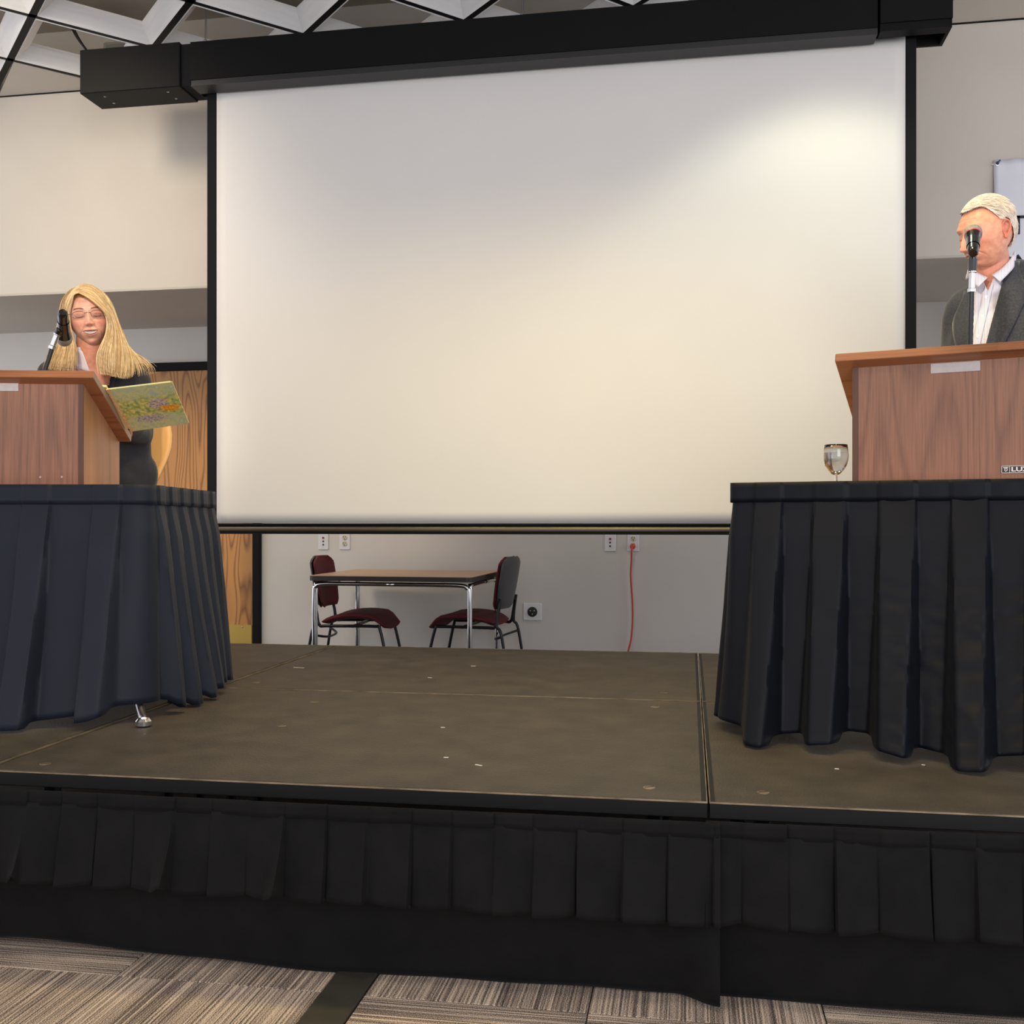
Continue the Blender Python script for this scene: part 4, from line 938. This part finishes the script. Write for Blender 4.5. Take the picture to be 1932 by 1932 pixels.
neckW = [('c', (-.045, -.085, 1.16), (-.052, -.128, 1.30), .056, .047), ('e', (-.035, -.098, 1.17), (.085, .05, .07))]
woman, Hm = make_person(PW, AW, 'seated smiling woman with long blonde hair, glasses and a dark jacket', torW+armsW+legsW, hV, hF, hC, hrot, hc, .965, 'e2a084',
                    [((.055, -.345, .99), (-.5, -.55, .22), (0, .3, 1), 1), ((-.135, -.345, 1.005), (.3, -.6, .22), (0, .3, 1), -1)], (), neckW)
def cutWj(v): return v.y < -.06 and v.z > 1.02 and (-.092) < v.x < (.045-(1.30-v.z)*.15)
def wr(amp, sc): return lambda v: v+Vector((amp*N1(v.x*sc, v.y*sc, v.z*sc*.6), amp*N1(v.x*sc+9, v.y*sc, v.z*sc*.6), 0))
jm = mat('dark_jacket_cloth', '23232c', .75, var=.2, vscale=60, bump=.2, bscale=500, sheen=.15)
el = [e for e in torW+armsW]
jv = blob(el+[('e', (.005, -.005, .76), (.170, .135, .10))], .014, .010, 4, cutWj, wr(.008, 14), [((-.092, 0, 0), (1, 0, 0))]); jk = part('jacket', jv, jm, woman, True, .003)
part('trousers', blob(legsW+[('e', (0, 0, .75), (.165, .13, .10))], .012, .012, 4), mat('navy_trousers', '1d202b', .8, sheen=.1), woman)
part('shoes', blob([('c', (s*.10, .075, .04), (s*.105, -.09, .03), .042, .034) for s in (-1, 1)], 0, .008, 3), mat('black_shoes', '141416', .4), woman)
shw = mat('white_shirt', 'e6dbe4', .8, bump=.1)
def cutWs(v): return v.y < -.05 and v.z > 1.0 and v.x > (-.080+(1.25-v.z)*.41)
part('shirt', blob(torW[:3]+neckW[:1], .008, .008, 4, lambda v: v.z < 1.0 or v.z > 1.262 or cutWs(v), None, [((-.080, 0, 1.25), (1, 0, .41))]), shw, woman, True, .002)
# shirt collar leaf lying on the jacket edge
bj = BVHTree.FromPolygons(*jv); bn_ = BVHTree.FromPolygons(*blob(torW[:3]+neckW, .010, .010, 3))
sheet(bn_, [[(-.100+(.022+(.01+.0125*j)*.36)*i/6, 1.258-.0125*j-.0025*i) for i in range(7)] for j in range(7)], .006, 'shirt_collar', shw, woman, .002)
sheet(bj, [[(.035+.030*i/5-.012*j/3, 1.24-.016*j) for i in range(6)] for j in range(12)], .004, 'lapel', jm, woman, .002)
# hair
HG = mat  # guides, relative to the head centre
gF = [(-.040, -.094, .068), (-.006, -.105, .052), (.026, -.106, .030), (.060, -.090, .002), (.071, -.070, -.03), (.066, -.078, -.076), (.050, -.098, -.118), (.038, -.115, -.161), (.041, -.125, -.207), (.051, -.130, -.240)]
gO = [(-.027, .000, .117), (.036, .000, .106), (.072, .003, .074), (.093, .000, .025), (.112, -.01, -.03), (.127, -.03, -.076), (.140, -.055, -.125), (.143, -.080, -.175), (.137, -.100, -.224), (.128, -.110, -.247)]
gB = [(-.012, .090, .085), (.030, .100, .070), (.058, .098, .035), (.078, .085, -.02), (.095, .070, -.07), (.110, .050, -.115), (.125, .030, -.145), (.135, .010, -.175), (.140, -.01, -.205), (.140, -.02, -.230)]
gW = [(-.010, .02, .115), (.045, .030, .102), (.084, .030, .064), (.104, .030, .01), (.122, .030, -.045), (.142, .022, -.094), (.178, .005, -.130), (.212, -.012, -.152), (.243, -.025, -.180), (.254, -.035, -.215)]
hF_ = [(-.034, -.094, .068), (-.055, -.086, .060), (-.066, -.078, .030), (-.075, -.064, -.003), (-.074, -.055, -.049), (-.063, -.062, -.092), (-.055, -.085, -.135), (-.055, -.105, -.175), (-.058, -.115, -.204), (-.058, -.12, -.235)]
hO = [(-.021, .000, .117), (-.056, .000, .101), (-.080, .000, .064), (-.089, -.005, .023), (-.093, -.010, -.029), (-.102, -.020, -.082), (-.115, -.040, -.128), (-.128, -.060, -.161), (-.138, -.080, -.194), (-.144, -.090, -.226)]
hB = [(-.008, .090, .085), (-.036, .098, .068), (-.062, .095, .033), (-.078, .080, -.02), (-.085, .065, -.07), (-.095, .045, -.115), (-.105, .025, -.15), (-.115, .0, -.18), (-.12, -.02, -.21), (-.122, -.03, -.235)]
for g_ in (gF, gO, gB, gW, hF_, hO, hB): g_[:] = [(x*.93, y, z) for x, y, z in g_]
inv = Hm.inverted()
def outside(p, m=1.0):
    """keep a hair point out of the skull"""
    q = inv @ p; s = Vector((q.x/.0775, q.y/(.092 if q.y < 0 else .106), q.z/.115)); l = s.length
    if q.z > -.085 and l < 1.045*m:
        q = q*(1.045*m/max(l, .2)); return Hm @ q
    return p
bodyB = BVHTree.FromPolygons(*jv)
def pushout(p):
    # lie on the jacket, not inside it
    if p.z < 1.26:
        h = bodyB.ray_cast(Vector((p.x, -1, p.z)), Vector((0, 1, 0)))[0]
        if h and p.y > h.y-.004 and p.y < h.y+.10: p = Vector((p.x, h.y-.005, p.z))
    return p
rnd = random.Random(5); curves = []; radii = []; cols = []
blonde = [(.62, .45, .24), (.70, .54, .32), (.52, .36, .18), (.78, .64, .42), (.42, .28, .14)]
def add_lock(A, B, t, jit, r, cut=1., lift=1.0):
    c = [p+hc for p in lerp_curve(A, B, t)]
    off = [Vector((rnd.gauss(0, jit), rnd.gauss(0, jit), 0)) for _ in range(3)]
    pts = spline(c, 3); m = len(pts); pts = pts[:max(6, int(m*cut))]
    out = []
    for i, p in enumerate(pts):
        f = i/m; q = p+off[0]*f+off[1]*f*f+off[2]*math.sin(f*5)*.3; out.append(pushout(outside(q, lift)))
    out = out[rnd.randint(0, 2):]
    curves.append(out); radii.append(r); b = rnd.choice(blonde); k = rnd.uniform(1.0, 1.45); cols.append((b[0]*k, b[1]*k, b[2]*k, 1))
for clump in range(210):
    t0 = rnd.random(); cc = rnd.uniform(.88, 1)
    for _ in range(11): add_lock(gF, gO, min(1, max(0, t0+rnd.gauss(0, .012))), .0055, .0007, cc*rnd.uniform(.93, 1), rnd.uniform(1, 1.05))
for clump in range(90):
    t0 = rnd.random(); cc = rnd.uniform(.88, 1)
    for _ in range(9): add_lock(gO, gB, t0+rnd.gauss(0, .02), .007, .0007, cc*rnd.uniform(.93, 1), rnd.uniform(1, 1.04))
for clump in range(150):
    t0 = rnd.random(); cc = rnd.uniform(.88, 1)
    for _ in range(10): add_lock(hF_, hO, min(1, max(0, t0+rnd.gauss(0, .015))), .005, .0007, cc*rnd.uniform(.93, 1), rnd.uniform(1, 1.04))
for clump in range(50):
    t0 = rnd.random(); cc = rnd.uniform(.88, 1)
    for _ in range(6): add_lock(hO, hB, t0+rnd.gauss(0, .02), .007, .0007, cc*rnd.uniform(.93, 1))
for _ in range(140): add_lock(gO, gW, rnd.uniform(.15, 1.05), .006, .0007, rnd.uniform(.8, 1))
for _ in range(60): add_lock(hO, [(p[0]*1.12, p[1], p[2]) for p in hO], rnd.uniform(0, 1.2), .01, .0006, rnd.uniform(.8, 1))
hm = hair_mat('blonde_hair'); hair = strands('hair', curves, radii, cols, hm, woman)
# under-layer so that no scalp shows between the locks
ul = mat('blonde_underlayer', 'cfa868', .6, var=.25, vscale=120, stretch=(1, 1, .1))
b = MB()
for A, B in ((gF, gO), (gO, gB), (hF_, hO), (hO, hB)):
    rows = []
    for k in range(13):
        c = [p+hc for p in lerp_curve(A, B, k/12)]; pts = spline(c, 2)[:-1]; rows.append([pushout(outside(p, .985))+Vector((-.004*(1 if p.x-hc.x > 0 else -1) if i > 6 else 0, .006, 0)) for i, p in enumerate(pts)])
    b.grid(rows)
b.build('hair_underlayer', ul, woman, True)
sc_ = [f for f in hF if len(f) == 4 and (lambda c: c[2] > (.067 if c[1] < -.03 else (.03 if c[1] < .03 else -.06)))(hV[list(f)].mean(0))]
us = sorted({i for f in sc_ for i in f}); mq = {i: k for k, i in enumerate(us)}; sb_ = MB(); sb_.add([Hm @ Vector(hV[i]*1.035) for i in us], [tuple(mq[i] for i in f) for f in sc_]); sb_.build('scalp_layer', ul, woman, True)
# spectacles
gl = empty('glasses', (0, 0, 0)); gl.parent = woman
silver = mat('spectacle_wire', '7d6a70', .25, metal=.9)
def hp(x, y, z): return Hm @ Vector((x, y, z))
for s in (-1, 1):
    ring = [(s*.034+.0225*math.copysign(abs(math.cos(a))**.75, math.cos(a)), 0, -.001+.0125*math.copysign(abs(math.sin(a))**.75, math.sin(a))) for a in [2*math.pi*k/28 for k in range(29)]]
    fy = lambda x: -.106+3.0*(abs(x))**2*2
    MB().tube([hp(x, fy(x), z) for x, _, z in ring], .0009, 6, caps=False).build('rim', silver, gl, True)
    lb = MB(); lb.add([hp(x, fy(x)-.0004, z) for x, _, z in ring[:-1]], [tuple(range(28))]); lens = bpy.data.materials.get('lens') or bpy.data.materials.new('lens'); lens.use_nodes = True; q = lens.node_tree.nodes['Principled BSDF']; q.inputs['Transmission Weight'].default_value = 1; q.inputs['Roughness'].default_value = 0; q.inputs['IOR'].default_value = 1.02; q.inputs['Base Color'].default_value = (.93, .86, .88, 1)
    lb.build('lens', lens, gl)
    MB().tube([hp(s*.0565, fy(.0565), .004), hp(s*.070, -.075, .006), hp(s*.078, -.03, .004), hp(s*.078, .01, 0)], .0011, 6).build('temple', silver, gl, True)
MB().tube([hp(-.0125, -.1055, .003), hp(0, -.109, .006), hp(.0125, -.1055, .003)], .001, 6).build('bridge', silver, gl, True)

# stool with plywood back
sl2 = empty('bar_stool', at(-1.565, 4.12), AW-8, 'tall stool with tan plywood back behind the seated woman', 'stool')
rows = []
for j in range(13):
    v = j/12; z = .70+.33*v; wdt = .115+.075*sstep(0, .75, v)-.012*sstep(.85, 1, v); rows.append([(wdt*(2*i/16-1), .16+.05*v-.06*(2*i/16-1)**2, z) for i in range(17)])
MB().grid(rows).build('back_shell', M['plywood'], sl2, True, solid=.012)
MB().prism(rrect(.19, .17, .08), .022, M=Matrix.Translation((0, .03, .635))).build('seat', M['plywood'], sl2)
for s in (-1, 1):
    for t in (-1, 1): MB().tube([(s*.13, .03+t*.11, .635), (s*.20, .03+t*.17, 0)], .012, 10).build('leg', M['frame'], sl2, True)
MB().tube([(-.165, -.085, .3), (.165, -.085, .3)], .009, 8).build('foot_rail', M['frame'], sl2)

# ---- the man on the right ---------------------------------------------------
PM = at(1.747, 3.66, ZD+.011); AM = 9.68-24.5
mc = Vector((-.069, -.13, 1.598))
mV, mF, mC = head(False, .0004, 'e0a184', 'bd6c5a', 'c4ad9f')
mrot = (Matrix.Rotation(R(2), 3, 'Y') @ Matrix.Rotation(R(-50), 3, 'Z') @ Matrix.Rotation(R(17), 3, 'X'))
yw = Matrix.Rotation(R(-24), 3, 'Z')
torM = [('e', (-.02, .0, 1.20), (.195, .125, .23), yw), ('c', (-.120, .035, 1.362), (.165, -.03, 1.385), .072, .072), ('c', (.02, -.01, 1.45), (.14, -.02, 1.405), .058, .062), ('c', (-.02, .0, 1.38), (-.040, -.02, 1.465), .115, .068), ('e', (.0, .01, .98), (.175, .13, .20), yw), ('e', (.0, .01, .86), (.18, .13, .13), yw)]
armsM = [('c', (-.138, .035, 1.335), (-.160, .04, 1.06), .062, .052), ('c', (-.160, .04, 1.06), (-.17, -.20, .975), .05, .037), ('c', (.19, -.03, 1.36), (.26, -.02, 1.06), .064, .052), ('c', (.26, -.02, 1.06), (.20, -.24, .975), .05, .037)]
legsM = [('c', (s*.095, .01, .84), (s*.10, .0, .47), .095, .064) for s in (-1, 1)]+[('c', (s*.10, .0, .47), (s*.105, .03, .09), .06, .042) for s in (-1, 1)]+[('c', (s*.105, .05, .045), (s*.12, -.12, .035), .04, .034) for s in (-1, 1)]
neckM = [('c', (-.040, -.02, 1.40), (-.058, -.08, 1.545), .066, .060)]
man, Km = make_person(PM, AM, 'standing grey-haired man in charcoal blazer reading at the right lectern', torM+armsM+legsM, mV, mF, mC, mrot, mc, .985, 'd6937a',
                  [((-.195, -.21, .975), (.3, -.5, .0), (0, .2, 1), -1), ((.195, -.25, .975), (-.3, -.5, .0), (0, .2, 1), 1)], (1, -1), neckM)
jm2 = mat('charcoal_wool', '34363c', .88, var=.35, vscale=160, bump=.35, bscale=420, sheen=.2)
def xr(z): return .012+(z-1.54)*(.073/.305)
def cutMj(v): return v.y < .02 and ((1.10 < v.z and -.122 < v.x < xr(v.z)) or (v.z > 1.52 and v.y < .01)) 
mj = blob(torM+armsM, .016, .010, 4, cutMj, wr(.007, 11), [((-.122, 0, 0), (1, 0, 0)), ((.012, 0, 1.54), (.305, 0, -.073)), ((0, 0, 1.10), (0, 0, 1))]); part('blazer', mj, jm2, man, True, .004)
part('trousers', blob(legsM+[('e', (0, .01, .86), (.175, .125, .12))], .016, .013, 4), mat('dark_grey_trousers', '2b2c30', .85), man)
part('shoes', blob([('c', (s*.105, .055, .04), (s*.12, -.14, .03), .048, .04) for s in (-1, 1)], 0, .009, 3), mat('black_shoes', '141416', .4), man)
def stripe_mat():
    m = mat('striped_shirt', 'd8d3de', .8); nt = m.node_tree; N = nt.nodes; L = nt.links; b = N['Principled BSDF']
    tc = N.new('ShaderNodeTexCoord'); sp = N.new('ShaderNodeSeparateXYZ'); L.new(tc.outputs['Object'], sp.inputs[0])
    q = N.new('ShaderNodeMath'); q.operation = 'MULTIPLY'; q.inputs[1].default_value = 210; L.new(sp.outputs[0], q.inputs[0]); f = N.new('ShaderNodeMath'); f.operation = 'FRACT'; L.new(q.outputs[0], f.inputs[0])
    r = N.new('ShaderNodeValToRGB'); r.color_ramp.interpolation = 'CONSTANT'; e = r.color_ramp.elements; e[0].color = lin('e2dce2'); e[1].position = .66; e[1].color = lin('a9adc6'); L.new(f.outputs[0], r.inputs[0]); L.new(r.outputs[0], b.inputs['Base Color']); return m
shm = stripe_mat()
sv_ = blob(torM[:2]+torM[3:5]+neckM, .009, .008, 4, lambda v: v.z < 1.0 or v.z > 1.466+.34*(v.y+.09)+.06*max(0, v.x+.03) or (v.y < -.03 and v.z > 1.40 and abs(v.x+.062) < .030*(v.z-1.40)/.07), None, [((-.062, 0, 1.40), (.07, 0, -.03)), ((-.062, 0, 1.40), (.07, 0, .03))]); part('shirt', sv_, shm, man, True, .002)
bs = BVHTree.FromPolygons(*sv_); bjm = BVHTree.FromPolygons(*blob(torM+armsM, .018, .012, 3))
# collar leaves
def ring_collar():
    rows = []
    for j in range(6):
        v = j/5; row = []
        for i in range(30):
            a = R(-62+(360-56)*i/29); front = max(0, math.cos(a))          # angle 0 = throat
            cx, cy, cz = -.050, -.050, 1.472; dirx, diry = math.sin(a), -math.cos(a)
            rad = .083+.012*v+.018*v*front; drop = .040*v+.030*v*front
            row.append((cx+dirx*rad, cy+diry*rad*1.02, cz+.030-.050*front-.0*v-drop+.012*math.cos(a+math.pi)))
        rows.append(row)
    return rows
MB().grid([r[17:30] for r in ring_collar()]).build('collar_stand', shm, man, True, solid=.002)
def leaf(top, low, name):
    T_, B_ = spline(top, 6), spline(low, 6); return MB().grid([[t.lerp(b_, k/4)+Vector((0, -.006*math.sin(k/4*math.pi), 0)) for t, b_ in zip(T_, B_)] for k in range(5)]).build(name, shm, man, True, solid=.002)
leaf([(.021, -.030, 1.548), (.012, -.075, 1.515), (-.018, -.115, 1.473), (-.050, -.128, 1.449)], [(.030, -.028, 1.533), (.022, -.090, 1.480), (.000, -.128, 1.445), (-.024, -.138, 1.419)], 'shirt_collar')
leaf([(-.116, -.070, 1.495), (-.106, -.092, 1.478), (-.090, -.112, 1.46), (-.062, -.128, 1.440)], [(-.122, -.080, 1.475), (-.120, -.105, 1.452), (-.112, -.122, 1.43), (-.092, -.134, 1.408)], 'shirt_collar')
px_ = lambda z: -.067-(1.379-z)*.2
sheet(bs, [[(px_(z)+dx, z) for dx in (-.014, -.007, 0, .007, .014)] for z in [1.42-.02*k for k in range(20)]], .003, 'placket', shm, man, .0015)
btn = mat('shell_button', 'e9e4e2', .3)
for z in (1.379, 1.313, 1.243, 1.175):
    h = bs.ray_cast(Vector((px_(z), -1.5, z)), Vector((0, 1, 0)))[0]
    if h: MB().lathe([(.0055, 0), (.006, .0012), (.0055, .0024), (.003, .002)], 14, M=Matrix.Translation((h.x, h.y-.004, h.z)) @ RX).build('shirt_button', btn, man, 40)
# lapels folded along the opening
def lap(edge, wid, z0, z1, sgn, n=16):
    return [[(edge(z0+(z1-z0)*j/n)+sgn*wid(j/n)*i/6, z0+(z1-z0)*j/n) for i in range(7)] for j in range(n+1)]
sheet(bjm, lap(xr, lambda t: .035+.050*sstep(0, .35, t)*(1-.75*sstep(.35, 1, t)), 1.50, 1.12, 1), lambda j, i: .004+.004*math.sin(i/6*math.pi), 'lapel', jm2, man, .003)
sheet(bjm, lap(lambda z: -.120, lambda t: .02+.038*sstep(0, .4, t)*(1-.7*sstep(.4, 1, t)), 1.42, 1.12, -1), lambda j, i: .004+.004*math.sin(i/6*math.pi), 'lapel', jm2, man, .003)
rows = []
for j in range(6):
    v = j/5; rows.append([(-.042+math.sin(R(a))*(.077+.045*v), -.025-math.cos(R(a))*(.077+.045*v), 1.537-.060*v-.03*v*v) for a in range(104, 226, 7)])
MB().grid(rows).build('blazer_collar', jm2, man, True, solid=.004)
# short white hair combed across
hw_ = mat('white_hair_cap', 'e4d9cc', .6, var=.15, vscale=90)
hv3 = mV; keep = []
def scalp(p):
    x, y, z = p
    zm = .076 if y < -.035 else (.076-(y+.035)/.033*.05 if y < -.002 else (.026 if y < .034 else max(-.055, .026-(y-.034)*3)))
    return z > zm+.004*noise.noise(Vector(p)*90)
Fk = []
for f in mF:
    if len(f) > 4: Fk.append(f); continue
    c = hv3[list(f)].mean(0)
    if scalp(c): Fk.append(f)
nrmv = hv3/np.linalg.norm(hv3, axis=1)[:, None]
cap = [Km @ Vector(hv3[i]+nrmv[i]*(.006+.006*ss(.03, .1, np.array([hv3[i][2]]))[0]+.002*noise.noise(Vector(hv3[i]*40)))) for i in range(len(hv3))]
used = sorted({i for f in Fk for i in f}); mp = {i: k for k, i in enumerate(used)}
cp = MB(); cp.add([cap[i] for i in used], [tuple(mp[i] for i in f) for f in Fk]); cp.build('hair_cap', hw_, man, True)
rnd = random.Random(9); curves = []; radii = []; cols = []
fc = [hv3[list(f)].mean(0) for f in Fk if len(f) == 4]
for _ in range(2600):
    p = np.array(rnd.choice(fc)); n_ = p/np.linalg.norm(p)
    # on top combed sideways and back, at the sides downwards and back
    topw = float(ss(.035, .085, np.array([p[2]]))[0])
    side = Vector((1.0, .55, -.1)) if topw > .4 else Vector((0, .55, -.8))
    if p[1] > .05: side = Vector((0, .2, -1))
    side = Vector((side.x+rnd.gauss(0, .18), side.y+rnd.gauss(0, .18), side.z+rnd.gauss(0, .18)))
    L_ = (.042 if topw > .4 else .022)*rnd.uniform(.7, 1.15); pts = []; q = Vector(p)+Vector(n_)*.004
    for k in range(6):
        pts.append(Km @ q); nn = q.normalized(); tdir = (side-nn*side.dot(nn)).normalized(); q = q+tdir*L_/5+nn*(.0022+.002*topw)*(1 if k < 2 else .15)
    curves.append(pts); radii.append(.0007); k = rnd.uniform(.82, 1.1); cols.append((.88*k, .82*k, .73*k, 1))
strands('hair', curves, radii, cols, hair_mat('white_hair', .45), man)
